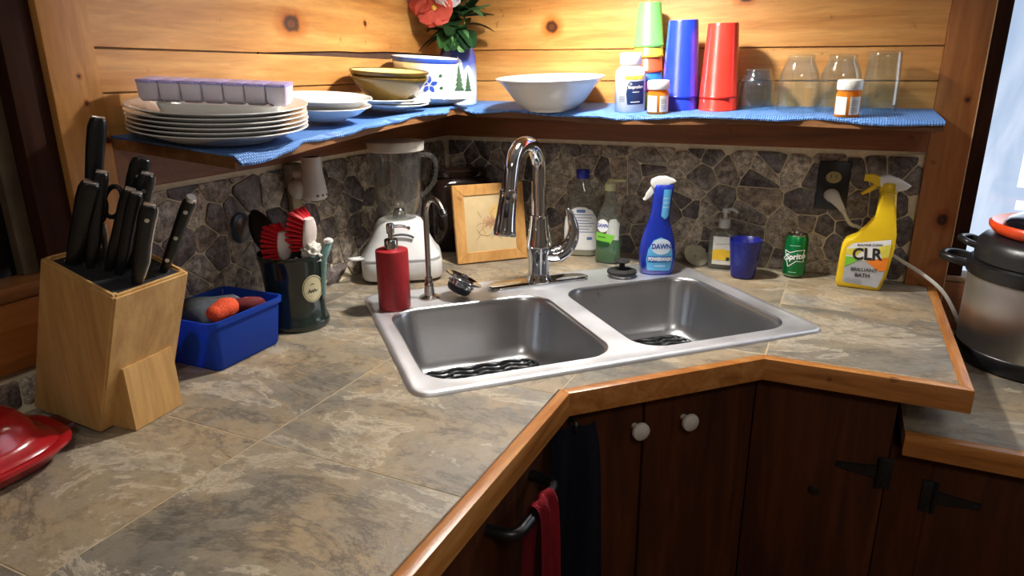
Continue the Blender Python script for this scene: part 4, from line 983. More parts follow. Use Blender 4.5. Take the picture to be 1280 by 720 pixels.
glass_thing('tall_glass', [(0.038, 0.0), (0.0385, 0.002), (0.037, 0.07), (0.0345, 0.105), (0.0345, 0.107), (0.0335, 0.126), (0.032, 0.128), (0, 0.128)], 'tall clear tumbler beside the corner board', ony(1097, 137, -0.08))

# everything standing on the shelves leans with them
for o_ in ALL[N0:]:
    x, y = o_.location.x, o_.location.y; h = o_.location.z-ZC-ZS; w = shelf_w(x, y)
    T = Matrix.Rotation(TB*w+(1-w)*math.atan(fall_slope(y)), 3, 'X') @ Matrix.Rotation(TL*(1-w), 3, 'Y'); n = T @ Vector((0, 0, 1))
    o_.location = (x+n.x*h, y+n.y*h, ZC+ZS+shelf_dz(x, y)+n.z*h)
    o_.rotation_euler = (T @ o_.rotation_euler.to_matrix()).to_euler()

# ------------------------------------------------------------------ knife block and knives
bx_, by_, az, al, ba, bb, bh = 0.174, -1.312, 0.10, 0.35, 0.133, 0.133, 0.233
g_ = Vector((math.cos(az), math.sin(az), 0)); s_ = Vector((-math.sin(az), math.cos(az), 0)); k_ = Vector((0, 0, math.cos(al)))+g_*math.sin(al); m_ = -g_*math.cos(al)+Vector((0, 0, math.sin(al)))
O_ = Vector((bx_, by_, 0))
kb_ = thing('knife_block', 'square maple knife block leaning on a wedge foot', 'knife block', (bx_, by_, 0), 0)
def kp_(a, b, h): return m_*a+s_*b+k_*h
bm = new(); w = 0.010
lo = [Vector((0, 0, 0.001)), s_*bb+Vector((0, 0, 0.001)), -g_*0.131+s_*bb+Vector((0, 0, 0.022)), -g_*0.131+Vector((0, 0, 0.022))]
up_ = [kp_(0, 0, bh), kp_(0, bb, bh), kp_(ba, bb, bh), kp_(ba, 0, bh)]
def shrink(q, d):
    c = sum(q, Vector())/4; return [p+(c-p)*(d/((c-p).length))*1.414 for p in q]
rg = [lo, up_]
inn = shrink(up_, w); dwn = [p-k_*0.014 for p in inn]
rings(bm, [lo, up_, inn, dwn], True, False)
bmesh.ops.recalc_face_normals(bm, faces=bm.faces[:])
bmesh.ops.bevel(bm, geom=[e for e in bm.edges if len(e.link_faces) == 2 and not any(v.co in dwn for v in e.verts)], offset=0.003, segments=2, affect='EDGES')
obj('block_body', bm, BLOCKW, kb_, ang=30)
bm = new(); rings(bm, [[p-k_*0.0135 for p in inn], [p-k_*0.004 for p in inn]], True, True)
BRIS = mat('black_bristle', (28, 28, 30), 0.9, var=0.5, scale=500, bump=0.9); obj('bristle_insert', bm, BRIS, kb_)
f0, f1 = 0.024, 0.114; th = 0.105
bm = new(); a0, a1 = s_*f0, s_*f1; q0 = k_*th
tri = lambda a: [a+Vector((0, 0, 0.001))-g_*0.01, a+g_*0.043+Vector((0, 0, 0.001)), a+q0+g_*0.004, a+q0-g_*0.01]
rings(bm, [tri(a0), tri(a1)], True, True); obj('foot', bm, BLOCKW, kb_, ang=25)
TOPC = O_+kp_(ba/2, bb/2, bh-0.006)
def knife(a, b, tip, width, lab, style='cap', name='kitchen_knife', grow=0.0):
    """handle from the bristles at (a, b) of the opening to the pixel tip"""
    base = O_+kp_(a*ba, b*bb, bh-0.006); L0 = 0.12
    dep = base+k_*L0; T = ondepth(tip[0], tip[1], dep); ax = (T-base); L = ax.length; ax.normalize()
    t = thing(name, lab, 'knife', base, 0, 'knives in the block')
    view = (CAM-base).normalized(); side = ax.cross(view).normalized(); fr = side.cross(ax).normalized()
    def P(u, v, d): return side*u+ax*v+fr*d
    w = width/2; th_ = 0.0085
    bm = new(); prof = [(0.0, 0.62), (0.10, 0.72), (0.3, 0.95), (0.55, 0.92), (0.8, 1.0), (0.93, 1.02), (0.985, 0.86), (1.0, 0.6)]
    rs = []
    for v, s in prof:
        ring_ = []
        for i in range(14):
            q = 2*math.pi*i/14; ca, sa2 = math.cos(q), math.sin(q); e = (abs(ca)**3+abs(sa2)**3)**(-1/3)
            off = 0.10*w*math.sin(v*math.pi*2)
            ring_.append(P(w*s*e*ca+off, v*L, th_*(0.8+0.2*s)*e*sa2))
        rs.append(ring_)
    rings(bm, rs); obj('handle', bm, BLACKP, t, ang=60)
    if style in ('cap', 'tang'):
        bm = new(); box(bm, ax*(L*1.0)+side*0.1*w*0, (w*1.35, 0.010, 0.0035), 0.001, Matrix((side, fr, ax)).transposed()); obj('end_cap', bm, KSTEEL, t)
    if style == 'tang':
        bm = new(); tube(bm, [P(w*s*1.02+0.10*w*math.sin(v*math.pi*2), v*L, 0) for v, s in prof[:-1]], 0.0017, 6); obj('tang', bm, KSTEEL, t)
    if style in ('rivets', 'tang', 'rivet1'):
        for v in ((0.2, 0.5, 0.84) if style == 'rivets' else (0.84,)):
            b2 = new(); lathe(b2, [(0.0032, 0), (0.003, 0.0008), (0, 0.001)], 14); o = obj('rivet', b2, KSTEEL, t, P(0.0, v*L, th_*1.0)); o.rotation_euler = fr.to_track_quat('Z', 'Y').to_euler()
    if style == 'rivets':
        bm = new(); rs = [[P(w*s*math.cos(q*math.pi/6), v, 0.007*math.sin(q*math.pi/6)) for q in range(12)] for v, s in ((-0.012, 0.62), (-0.002, 0.8), (0.012, 0.7))]; rings(bm, rs); obj('bolster', bm, KSTEEL, t)
        bm = new(); rs = [[P(w*s*math.cos(q*math.pi/6), v*L, 0.009*math.sin(q*math.pi/6)) for q in range(12)] for v, s in ((0.965, 0.98), (0.99, 0.95), (1.012, 0.7))]; rings(bm, rs); obj('end_cap', bm, KSTEEL, t)
    bm = new(); box(bm, -ax*0.004, (w*1.5, 0.002, 0.018), 0, Matrix((side, fr, ax)).transposed()); obj('blade', bm, KSTEEL, t)
    return t
knife(0.86, 0.46, (123, 147), 0.024, 'tallest black-handled knife standing up in the block', 'cap')
knife(0.80, 0.20, (114, 228), 0.026, 'black-handled knife nearest the block rim beside the tallest knife', 'cap')
knife(0.66, 0.30, (127, 215), 0.020, 'slim black-handled knife just in front of the tallest knife', 'cap')
knife(0.62, 0.62, (178, 197), 0.026, 'black-handled knife with a brass rivet rising above its neighbours', 'rivet1')
knife(0.46, 0.60, (184, 217), 0.022, 'black knife with a steel-edged handle behind the front row', 'tang')
knife(0.52, 0.40, (163, 237), 0.019, 'small black-handled knife in the middle, farther one of a pair', 'cap')
knife(0.40, 0.42, (171, 241), 0.019, 'small black-handled knife in the middle, nearer one of a pair', 'cap')
knife(0.16, 0.42, (187, 256), 0.022, 'black knife with a bright steel edge down its curved handle', 'tang')
knife(0.20, 0.82, (239, 247), 0.018, 'black three-riveted knife standing apart toward the blue bin', 'rivets')
base = O_+kp_(0.74*ba, 0.56*bb, bh-0.006); sc_ = thing('kitchen_scissors', 'black kitchen scissors with looped grips half hidden among the knives', 'scissors', base, 0)
c0 = ondepth(130, 262, base+k_*0.08)-base
for dx, dz in ((-0.010, 0.0), (0.012, 0.012)):
    bm = new(); pts = [c0+RT*(dx+0.013*math.cos(q*math.pi/9))+k_*(dz+0.024*math.sin(q*math.pi/9)) for q in range(19)]; tube(bm, pts, 0.0035, 8, False); obj('grip_loop', bm, BLACKP, sc_, ang=60)
bm = new(); tube(bm, [Vector((0, 0, -0.004)), c0*0.5, c0-k_*0.022], 0.0045, 8); obj('shank', bm, KSTEEL, sc_)

# ------------------------------------------------------------------ red lidded dish
REDP = mat('red_plastic', (160, 16, 26), 0.22, var=0.06, coat=0.3)
rdx, rdy = 0.112, -1.562
rdsh = thing('red_lidded_dish', 'glossy red plastic lidded dish beside the knife block', 'dish', (rdx, rdy, 0), -0.10)
def se(rx, ry, n, z, seg=56):
    out = []
    for k in range(seg):
        a = 2*math.pi*k/seg; c, s = math.cos(a), math.sin(a); q = (abs(c)**n+abs(s)**n)**(-1/n); out.append((rx*q*c, ry*q*s, z))
    return out
bm = new(); rings(bm, [se(rx, ry, n, z) for rx, ry, n, z in ((0.070, 0.185, 4, 0.001), (0.078, 0.195, 4, 0.006), (0.090, 0.212, 3.4, 0.018), (0.097, 0.220, 3.4, 0.024), (0.097, 0.220, 3.4, 0.029), (0.094, 0.217, 3.4, 0.031), (0.086, 0.208, 3.4, 0.029))], True, True); obj('tray', bm, REDP, rdsh, ang=45)
bm = new(); rings(bm, [se(rx, ry, n, z) for rx, ry, n, z in ((0.086, 0.206, 3.4, 0.029), (0.082, 0.200, 3.4, 0.034), (0.074, 0.190, 3.2, 0.038), (0.070, 0.184, 3.2, 0.046), (0.066, 0.178, 3.2, 0.062), (0.058, 0.166, 3, 0.076), (0.046, 0.148, 2.8, 0.083), (0.02, 0.08, 2.4, 0.087), (0.001, 0.004, 2, 0.0875))], False, True); obj('lid', bm, REDP, rdsh, ang=45)
bm = new(); box(bm, (0.0, 0.222, 0.024), (0.05, 0.018, 0.012), 0.004); obj('clip', bm, mat('dark_red_clip', (70, 10, 14), 0.4), rdsh)

# ------------------------------------------------------------------ blue bin and what lies in it
bn = thing('blue_bin', 'small translucent blue plastic bin beside the knife block', 'bin', (0.094, -1.006, 0.0), 0.02)
BLUEP = glass('blue_plastic', (90, 130, 225), 0.5, 0.15, 0.66, (46, 92, 206))
def rr3(w, h, r, z): return [(x, y, z) for x, y in rrect(w, h, r, 5)]
bm = new(); rings(bm, [rr3(0.132, 0.150, 0.012, 0.001), rr3(0.138, 0.156, 0.014, 0.006), rr3(0.150, 0.172, 0.016, 0.084), rr3(0.159, 0.181, 0.018, 0.085), rr3(0.160, 0.182, 0.018, 0.095), rr3(0.154, 0.176, 0.017, 0.0955), rr3(0.147, 0.168, 0.015, 0.092), rr3(0.134, 0.152, 0.012, 0.006)], True, True); obj('tub', bm, BLUEP, bn, ang=45)
GREYF = mat('grey_scrubber', (66, 70, 76), 0.85, var=0.2, scale=120, bump=0.5)
def blob(name, pts, radii, m, lab, cat, loc, flat=1.0):
    bm = new(); tube(bm, spline(pts, 6), [radii[min(len(radii)-1, int(i/6))]+(radii[min(len(radii)-1, int(i/6)+1)]-radii[min(len(radii)-1, int(i/6))])*((i % 6)/6) for i in range((len(pts)-1)*6+1)], 18, True, flat); return top(name, bm, m, lab, cat, loc, ang=80)
bl = Vector((0.094, -1.006, 0))
P = onz(252, 388, 0.088)
blob('scrub_pad', [(-0.02, -0.06, 0.0), (-0.01, -0.045, 0.010), (0.0, -0.01, 0.006), (0.008, 0.03, 0.0), (0.012, 0.055, -0.004)], [0.010, 0.034, 0.030, 0.030, 0.014], GREYF, 'grey cloth scrubber filling the blue bin', 'scrubber', (0.085, -1.000, 0.072), 0.8)
blob('orange_scrubber', [(0.0, -0.030, 0.0), (0.0, -0.022, 0.002), (0.0, 0.005, 0.006), (0.0, 0.024, 0.006), (0.0, 0.030, 0.005)], [0.006, 0.015, 0.020, 0.015, 0.004], mat('orange_sponge', (214, 74, 32), 0.8, var=0.25, scale=220, bump=0.8), 'small bright orange scrubber lying in the blue bin', 'scrubber', (0.140, -1.036, 0.094))
blob('red_cloth', [(-0.02, -0.03, 0.0), (-0.01, -0.02, 0.004), (0.01, 0.0, 0.006), (0.02, 0.02, 0.004), (0.025, 0.03, 0.0)], [0.004, 0.013, 0.015, 0.012, 0.004], mat('dark_red_cloth', (96, 20, 26), 0.9, var=0.25, bump=0.4), 'dark red cloth tucked in the far end of the blue bin', 'cloth', (0.112, -0.962, 0.078))

# ------------------------------------------------------------------ crock of brushes
P = onz(374, 404, 0.0); CK = Vector((P.x, P.y, 0)); ck = thing('utensil_crock', 'dark green glazed crock with a cream oval label', 'crock', CK, facing(P.x, P.y))
LC = Loft([(0.0, 0.060, 0.060), (0.003, 0.0635, 0.0635), (0.012, 0.0640, 0.0640), (0.020, 0.0610, 0.0610), (0.028, 0.0585, 0.0585), (0.05, 0.0580, 0.0580), (0.10, 0.0610, 0.0610), (0.135, 0.0650, 0.0650), (0.147, 0.0680, 0.0680), (0.152, 0.0685, 0.0685), (0.156, 0.0670, 0.0670), (0.156, 0.0645, 0.0645)])
CRK = mat('crock_glaze', (26, 38, 34), 0.18, var=0.45, scale=9, coat=0.4)
bm = new(); LC.build(bm, 56, cap1=False); lathe(bm, [(0.0645, 0.156), (0.060, 0.13), (0.054, 0.03), (0, 0.012)], 56, cap0=False); obj('pot', bm, CRK, ck, ang=60)
CREAM = mat('cream_label', (206, 196, 158), 0.45, var=0.08)
decal('oval_label', [ell(0.0335, 0.088, 0.021, 0.029, 32)], LC, 0.0012, CREAM, ck)
INK = mat('ink', (40, 36, 34), 0.6)
decal('label_ring', [q for q in stroke([(0.0335+0.0185*math.cos(t*math.pi/14), 0.088+0.0262*math.sin(t*math.pi/14)) for t in range(29)], 0.0009)], LC, 0.0017, INK, ck)
decal('label_script', stroke([(0.024, 0.080), (0.027, 0.088), (0.029, 0.080), (0.032, 0.086), (0.034, 0.080), (0.037, 0.087), (0.039, 0.081), (0.043, 0.084)], 0.0016)+stroke([(0.029, 0.096), (0.033, 0.099), (0.037, 0.096)], 0.0012), LC, 0.0017, INK, ck)
RBR = mat('red_bristle', (206, 26, 40), 0.45, var=0.15, scale=200); RHD = mat('red_handle', (190, 30, 36), 0.4); WHD = mat('white_handle', (222, 206, 200), 0.4, var=0.05)
def brush(head, foot, lab, out, hl=0.055, hw=0.019):
    """dish brush: head pixel, a point in the crock, bristles pointing to out"""
    F = CK+Vector(foot); H = ondepth(head[0], head[1], CK+Vector((0.01, 0, 0.2)))
    t = thing('dish_brush', lab, 'brush', F, 0, 'dish brushes in the crock'); ax = (H-F).normalized(); L = (H-F).length
    o = Vector(out); o = (o-ax*o.dot(ax)).normalized(); side = ax.cross(o)
    bm = new(); tube(bm, [ax*v*L-o*0.006*w for v, w in ((0, 0), (0.3, 0), (0.6, 0.3), (0.8, 0.9))], [0.0065, 0.006, 0.0065, 0.009], 12); obj('handle', bm, RHD, t, ang=60)
    bm = new(); rs = []
    for i in range(9):
        v = i/8; ww = hw*math.sin(math.pi*(0.12+0.76*v))**0.6; c = ax*(L-hl/2+hl*v)-o*(0.010*(1-(2*v-1)**2*0.4)); rs.append([c+side*ww*math.cos(q*math.pi/7)+o*0.007*math.sin(q*math.pi/7) for q in range(14)])
    rings(bm, rs); obj('head', bm, WHD, t, ang=60)
    bm = new(); r = random.Random(3)
    for i in range(9):
        for j in range(6):
            v = (i+0.5)/9; u = (j-2.5)/2.8; ww = hw*0.85*math.sin(math.pi*(0.12+0.76*v))**0.6; b0 = ax*(L-hl/2+hl*v)+side*ww*u-o*0.004
            d = (o+ax*(v-0.5)*0.9+side*u*0.5+Vector((r.uniform(-.1, .1), r.uniform(-.1, .1), r.uniform(-.1, .1)))).normalized(); tube(bm, [b0, b0+d*0.016, b0+d*0.033], [0.0028, 0.0030, 0.0036], 6)
    obj('bristles', bm, RBR, t, kind='stuff')
brush((352, 306), (-0.01, -0.02, 0.05), 'red-bristled dish brush leaning toward the black spatula', RT*-0.5+UP*1.0, 0.055, 0.020)
brush((382, 292), (0.0, 0.02, 0.05), 'taller red-bristled dish brush under the wall plug', RT*-0.75+UP*0.8, 0.070, 0.021)
def paddle(px0, px1, foot, w, m, lab, name, cat):
    F = CK+Vector(foot); c0 = ondepth(px0[0], px0[1], CK+Vector((-0.03, 0.03, 0.2))); c1 = ondepth(px1[0], px1[1], CK+Vector((-0.03, 0.03, 0.2)))
    t = thing(name, lab, cat, F, 0); ax = (c1-c0).normalized(); vw = -FW; side = ax.cross(vw).normalized(); L = (c1-c0).length
    bm = new(); rs = []
    for i in range(11):
        v = i/10; ww = w*max(0.05, math.sin(math.pi*(0.02+0.96*v)))**0.55; c = c0-F+ax*L*v; rs.append([c+side*ww*math.cos(q*math.pi/8)+vw*0.004*math.sin(q*math.pi/8) for q in range(16)])
    rings(bm, rs); obj('blade', bm, m, t, ang=60)
    bm = new(); tube(bm, [Vector((0, 0, 0)), (c0-F)*0.6, c0-F+ax*0.02], [0.006, 0.005, 0.006], 10); obj('handle', bm, m, t); return t
paddle((341, 318), (316, 263), (-0.02, 0.02, 0.04), 0.025, BLACKP, 'black oval nylon spatula in the crock', 'spatula', 'spatula')
paddle((373, 276), (378, 259), (0.0, 0.03, 0.04), 0.008, BLACKP, 'black-tipped tool behind the taller dish brush', 'black_tool', 'utensil')
# dish wand and cloth in the crock
def in_crock(px, dep=(0.02, 0.0, 0.16)): return ondepth(px[0], px[1], CK+Vector(dep))
a, b = in_crock((404, 322)), in_crock((411, 303)); t = thing('bottle_brush', 'pale teal bottle-brush handle sticking out of the crock', 'brush', a-Vector((0, 0, 0.08)), 0)
bm = new(); z8 = Vector((0, 0, 0.08)); tube(bm, [Vector((-0.01, 0, 0)), z8-Vector((0.003, 0, 0.03)), z8, z8+(b-a)*0.7, z8+(b-a)], [0.006, 0.006, 0.008, 0.009, 0.007], 14); obj('grip', bm, mat('teal_plastic', (120, 158, 152), 0.35), t, ang=60)
bm = new(); lathe(bm, [(0.008, 0), (0.010, 0.003), (0.009, 0.008), (0.004, 0.011), (0, 0.0115)], 14, tuple(z8+(b-a)*0.95)); obj('cap', bm, WHITEP, t)
p = in_crock((391, 318)); bm = new(); bmesh.ops.create_icosphere(bm, subdivisions=4, radius=0.021)
r = random.Random(8); ph = [r.uniform(0, 6) for _ in range(6)]
for v in bm.verts:
    n = v.co.normalized(); v.co *= 1+0.16*math.sin(9*n.x+ph[0])*math.sin(8*n.y+ph[1])+0.12*math.sin(14*n.z+7*n.x+ph[2]); v.co.z *= 1.1
top('crumpled_cloth', bm, mat('white_cloth', (206, 200, 190), 0.9, var=0.06, bump=0.3, scale=150), 'crumpled white cloth stuffed in the crock', 'cloth', (p.x, p.y, p.z), ang=80)
for px, (dx, dy), w_ in (((365, 326), (-0.01, -0.02), 'between the brush handles'), ((345, 322), (-0.03, -0.01), 'under the black spatula')):
    a = in_crock(px, (dx, dy, 0.16)); t = thing('dish_scraper', 'pale plastic scraper low in the crock '+w_, 'scraper', a, 0.4, 'pale scrapers in the crock'); bm = new(); box(bm, (0, 0, -0.03), (0.022, 0.005, 0.075), 0.002, Matrix.Rotation(0.5, 3, 'Y')); obj('blade', bm, WHD, t); bm = new(); box(bm, (0, 0, -0.06), (0.012, 0.008, 0.03), 0.002); obj('grip', bm, WHD, t)

# ------------------------------------------------------------------ wall fittings on the left
p0, p1 = onx(361, 222, 0.012), onx(376, 285, 0.012)
ws = thing('cable_cover', 'beige vertical cable cover on the stone wall', 'cable cover', (0.0, (p0.y+p1.y)/2, 0.20), 0)
bm = new(); bbox2(bm, (0.004, -0.014, -0.13), (0.020, 0.014, 0.09), 0.003); obj('channel', bm, mat('beige_plastic', (172, 158, 128), 0.5), ws)
bm = new(); bbox2(bm, (0.004, -0.020, 0.062), (0.026, 0.020, 0.112), 0.005); obj('socket_box', bm, mat('beige_box', (150, 142, 128), 0.5), ws)
P = onx(391, 224, 0.062); nl = thing('plug_in_freshener', 'white plug-in air freshener on the stone wall above the brushes', 'air freshener', (P.x, P.y, P.z-0.045), 0.3)
bm = new(); lathe(bm, [(0.020, 0.0), (0.0275, 0.004), (0.029, 0.014), (0.0265, 0.034), (0.0225, 0.06), (0.0215, 0.092), (0.020, 0.094), (0.0175, 0.0935)], 36, cap1=False); obj('shell', bm, WHITEP, nl, ang=60)
bm = new(); lathe(bm, [(0.0176, 0.0936), (0.0165, 0.088), (0, 0.087)], 30, cap0=False); obj('opening', bm, mat('brown_vent', (70, 52, 44), 0.7), nl)
bm = new(); lathe(bm, [(0.0, -0.022), (0.012, -0.019), (0.021, -0.008), (0.0235, 0.002), (0.021, 0.012), (0.012, 0.02), (0, 0.022)], 28, (-0.03, -0.010, 0.024)); obj('oil_bulb', bm, WHITEP, nl, ang=80)
bm = new(); tube(bm, [(-0.02, 0, 0.055), (-0.058, 0.0, 0.055)], 0.012, 12); obj('plug', bm, WHITEP, nl)
for a in (-0.9, -0.45, 0.0): 
    bm = new(); lathe(bm, [(0.0034, 0), (0.003, 0.0008), (0, 0.001)], 12); o = obj('vent_hole', bm, mat('vent_grey', (120, 112, 108), 0.6), nl, (0.0283*math.cos(a), 0.0283*math.sin(a), 0.012)); o.rotation_euler = Vector((math.cos(a), math.sin(a), 0)).to_track_quat('Z', 'Y').to_euler()

# ------------------------------------------------------------------ blender
bx0, by0 = 0.113, -0.432
bl_ = thing('blender', 'white blender with a clear jar and white lid in the corner', 'blender', (bx0, by0, 0), 0.60)
WBL = mat('blender_white', (224, 224, 222), 0.3, var=0.03)
bm = new(); Lb = Loft([(0.008, 0.098, 0.090, 5), (0.014, 0.101, 0.093, 5), (0.050, 0.101, 0.093, 5), (0.060, 0.098, 0.090, 4.5), (0.075, 0.088, 0.082, 3.6), (0.11, 0.070, 0.070, 2.8), (0.135, 0.060, 0.060, 2.2), (0.145, 0.054, 0.054, 2), (0.148, 0.047, 0.047, 2)]); Lb.build(bm, 64); obj('motor_base', bm, WBL, bl_, ang=50)
bm = new(); Lb.build(bm, 64, 0.0565, 0.0605, 0.0016); obj('seam_band', bm, mat('grey_seam', (150, 150, 152), 0.4), bl_)
for (x, y) in ((-0.07, -0.06), (0.07, -0.06), (-0.07, 0.06), (0.07, 0.06)): bm = new(); lathe(bm, [(0.010, 0), (0.012, 0.009)], 14, (x, y, 0.0005)); obj('rubber_foot', bm, RUBBER, bl_)
bm = new(); tube(bm, spline([(-0.025, -0.0715, 0.118), (0.0, -0.0735, 0.121), (0.02, -0.0735, 0.118), (0.032, -0.073, 0.112)], 5), 0.0028, 8); obj('switch', bm, mat('switch_grey', (70, 70, 74), 0.4), bl_)
JAR = glass('jar_plastic', (250, 250, 248), 1.0, 0.04, 0.035, (214, 214, 210))
bm = new(); jp = [(0.040, 0.150), (0.046, 0.158), (0.052, 0.175), (0.057, 0.195), (0.0575, 0.215), (0.0585, 0.26), (0.061, 0.300), (0.063, 0.318)]
lathe(bm, jp, 44, cap1=False); lathe(bm, [(r-0.003, z+0.003) for r, z in jp], 44, cap1=False); obj('jar', bm, JAR, bl_, ang=60)
for a in (0.6, 1.9, 3.4, 5.0): bm = new(); tube(bm, [(0.0525*math.cos(a), 0.0525*math.sin(a), 0.19), (0.057*math.cos(a), 0.057*math.sin(a), 0.30)], 0.003, 6); obj('jar_rib', bm, JAR, bl_)
bm = new(); tube(bm, spline([(0.058, 0.0, 0.305), (0.085, 0.0, 0.302), (0.098, 0.0, 0.28), (0.092, 0.0, 0.24), (0.070, 0.0, 0.212), (0.056, 0.0, 0.205)], 7), 0.0055, 10); obj('jar_handle', bm, JAR, bl_, ang=60)
bm = new(); lathe(bm, [(0.018, 0.150), (0.016, 0.165), (0.011, 0.172), (0, 0.173)], 20); obj('blade_hub', bm, NICKEL, bl_)
bm = new(); lathe(bm, [(0.064, 0.316), (0.069, 0.318), (0.071, 0.336), (0.070, 0.340), (0.05, 0.3415), (0.03, 0.342), (0, 0.342)], 48); ld = obj('lid', bm, mat('lid_ivory', (206, 200, 188), 0.4), bl_, ang=50)
bm = new(); tube(bm, spline([(-0.085, -0.05, 0.058), (-0.12, -0.07, 0.062), (-0.13, -0.04, 0.056), (-0.10, -0.01, 0.052)], 6), 0.0035, 8); obj('cord', bm, WBL, bl_)

# ------------------------------------------------------------------ framed tile trivet and dark canister behind it
f0_, f1_ = onz(573, 332, 0.0), onz(660, 323, 0.0); fx_ = (f1_-f0_); fw_ = fx_.length; fa_ = math.atan2(fx_.y, fx_.x)
tr = thing('tile_trivet', 'maple-framed cream tile with a pressed flower leaning in the corner', 'framed tile', ((f0_.x+f1_.x)/2, (f0_.y+f1_.y)/2, 0.0022), fa_)
lean = -0.20
Rl = Matrix.Rotation(lean, 3, 'X')
def tilted(name, bm, m, parent=tr):
    for v in bm.verts: v.co = Rl @ v.co
    return obj(name, bm, m, parent, ang=30)
Wf, Hf, bwf, tf = fw_, 0.212, 0.030, 0.014
for nm, pl_ in (('bottom', [(-Wf/2, 0.001), (Wf/2, 0.001), (Wf/2-bwf, bwf), (-Wf/2+bwf, bwf)]), ('top', [(-Wf/2+bwf, Hf-bwf), (Wf/2-bwf, Hf-bwf), (Wf/2, Hf), (-Wf/2, Hf)]), ('l', [(-Wf/2, 0.001), (-Wf/2+bwf, bwf), (-Wf/2+bwf, Hf-bwf), (-Wf/2, Hf)]), ('r', [(Wf/2-bwf, bwf), (Wf/2, 0.001), (Wf/2, Hf), (Wf/2-bwf, Hf-bwf)])):
    bm = new(); xprism(bm, pl_, 0.0, tf, 0.0012, 1); tilted('frame_rail', bm, FRAMEW)
bm = new(); bbox2(bm, (-Wf/2+bwf-0.001, 0.003, bwf-0.001), (Wf/2-bwf+0.001, 0.012, Hf-bwf+0.001)); ti = tilted('cream_tile', bm, mat('cream_tile', (206, 182, 138), 0.35, var=0.12, scale=14))
TWIG = mat('twig_ink', (150, 112, 82), 0.6); PINK = mat('petal_ink', (190, 146, 110), 0.6); SMUDGE = mat('ochre_smudge', (204, 168, 104), 0.5, var=0.15)
def tdecal(name, polys, m, off):
    bm = new()
    for p in polys: bm.faces.new([bm.verts.new((a, 0.003-off, b)) for a, b in p])
    bmesh.ops.triangulate(bm, faces=bm.faces[:]); tilted(name, bm, m, ti)
r = random.Random(2)
tdecal('painted_smudge', [ell(0.02, 0.135, 0.022, 0.020, 20)], SMUDGE, 0.0004)
tw_ = []
for k in range(9):
    a = r.uniform(0, 6.28); x, z = 0.0+r.uniform(-.02, .02), 0.105+r.uniform(-.02, .02); P_ = [(x, z)]
    for i in range(5): a += r.uniform(-.7, .7); x += 0.010*math.cos(a); z += 0.010*math.sin(a); P_.append((x, z))
    tw_ += stroke(P_, 0.0011)
tw_ += stroke([(-0.045, 0.06), (-0.03, 0.075), (-0.01, 0.07), (0.01, 0.078), (0.03, 0.06)], 0.0013)+stroke([(-0.03, 0.075), (-0.04, 0.09)], 0.0012)+stroke([(-0.035, 0.14), (-0.025, 0.12)], 0.0012)
tdecal('painted_twigs', tw_, TWIG, 0.0009)
tdecal('painted_petals', petals(0.0, 0.108, 0.020, 7, 0.22, 0.2)+petals(0.005, 0.106, 0.011, 6, 0.28, 0.6), PINK, 0.0006)
dj = thing('dark_canister', 'dark brown glass canister half hidden behind the framed tile', 'canister', (0.108, -0.110, 0.0), 0.7854)
DBR = mat('dark_brown_glass', (26, 16, 12), 0.08, var=0.2)
Ld = Loft([(0.001, 0.085, 0.060, 5), (0.006, 0.089, 0.064, 5), (0.19, 0.089, 0.064, 5), (0.205, 0.082, 0.058, 4), (0.212, 0.074, 0.050, 3.4)]); bm = new(); Ld.build(bm, 48); obj('body', bm, DBR, dj, ang=50)
bm = new(); Loft([(0.211, 0.076, 0.052, 3.6), (0.215, 0.079, 0.055, 3.6), (0.232, 0.079, 0.055, 3.6), (0.236, 0.074, 0.050, 3.4)]).build(bm, 40); obj('lid', bm, DBR, dj, ang=50)

# ------------------------------------------------------------------ bottles along the back wall
WCLR = glass('bottle_clear', (248, 250, 246), 1.0, 0.06, 0.17, (206, 212, 204)); BLUEC = mat('blue_cap', (24, 40, 160), 0.35)
P = onz(727, 317, 0.0); P.y = min(P.y, -0.058)
so = thing('soap_refill_bottle', 'clear hand-soap refill bottle with a blue cap and white label behind the faucet', 'bottle', (P.x, P.y, 0.0), facing(P.x, P.y)*0.7)
LS = Loft([(0.001, 0.044, 0.028, 3.2), (0.005, 0.048, 0.031, 3.2), (0.06, 0.0515, 0.034, 3), (0.105, 0.052, 0.034, 2.8), (0.14, 0.048, 0.032, 2.6), (0.165, 0.040, 0.029, 2.4), (0.188, 0.028, 0.024, 2.2), (0.205, 0.018, 0.018, 2), (0.215, 0.0155, 0.0155, 2), (0.222, 0.0155, 0.0155, 2)])
bm = new(); LS.build(bm); obj('bottle', bm, WCLR, so, ang=60)
bm = new(); LS.build(bm, 48, 0.003, 0.055, -0.002); obj('soap', bm, mat('milky_soap', (208, 206, 194), 0.4, var=0.03), so, ang=60)
bm = new(); lathe(bm, [(0.0165, 0.216), (0.018, 0.218), (0.018, 0.238), (0.0165, 0.240), (0, 0.2405)], 32); obj('cap', bm, BLUEC, so)
lab_ = [(-0.046, 0.02), (0.046, 0.02), (0.0475, 0.08), (0.043, 0.11), (0.03, 0.132), (0.01, 0.141), (-0.01, 0.141), (-0.03, 0.132), (-0.043, 0.11), (-0.0475, 0.08)]
decal('back_label', [lab_], LS, 0.0008, WPR, so); BPR = mat('blue_print', (96, 124, 178), 0.5)
decal('blue_print', [s for k, z in enumerate((0.12, 0.112, 0.104, 0.096, 0.088, 0.080, 0.072)) for s in stroke([(-0.036+0.008*(k == 0), z), (0.036-0.006*(k % 3), z)], 0.0018)]+[[(-0.012, 0.126), (0.012, 0.126), (0.012, 0.134), (-0.012, 0.134)]]+[[(0.018, 0.05), (0.032, 0.05), (0.032, 0.058), (0.018, 0.058)]], LS, 0.0014, BPR, so)

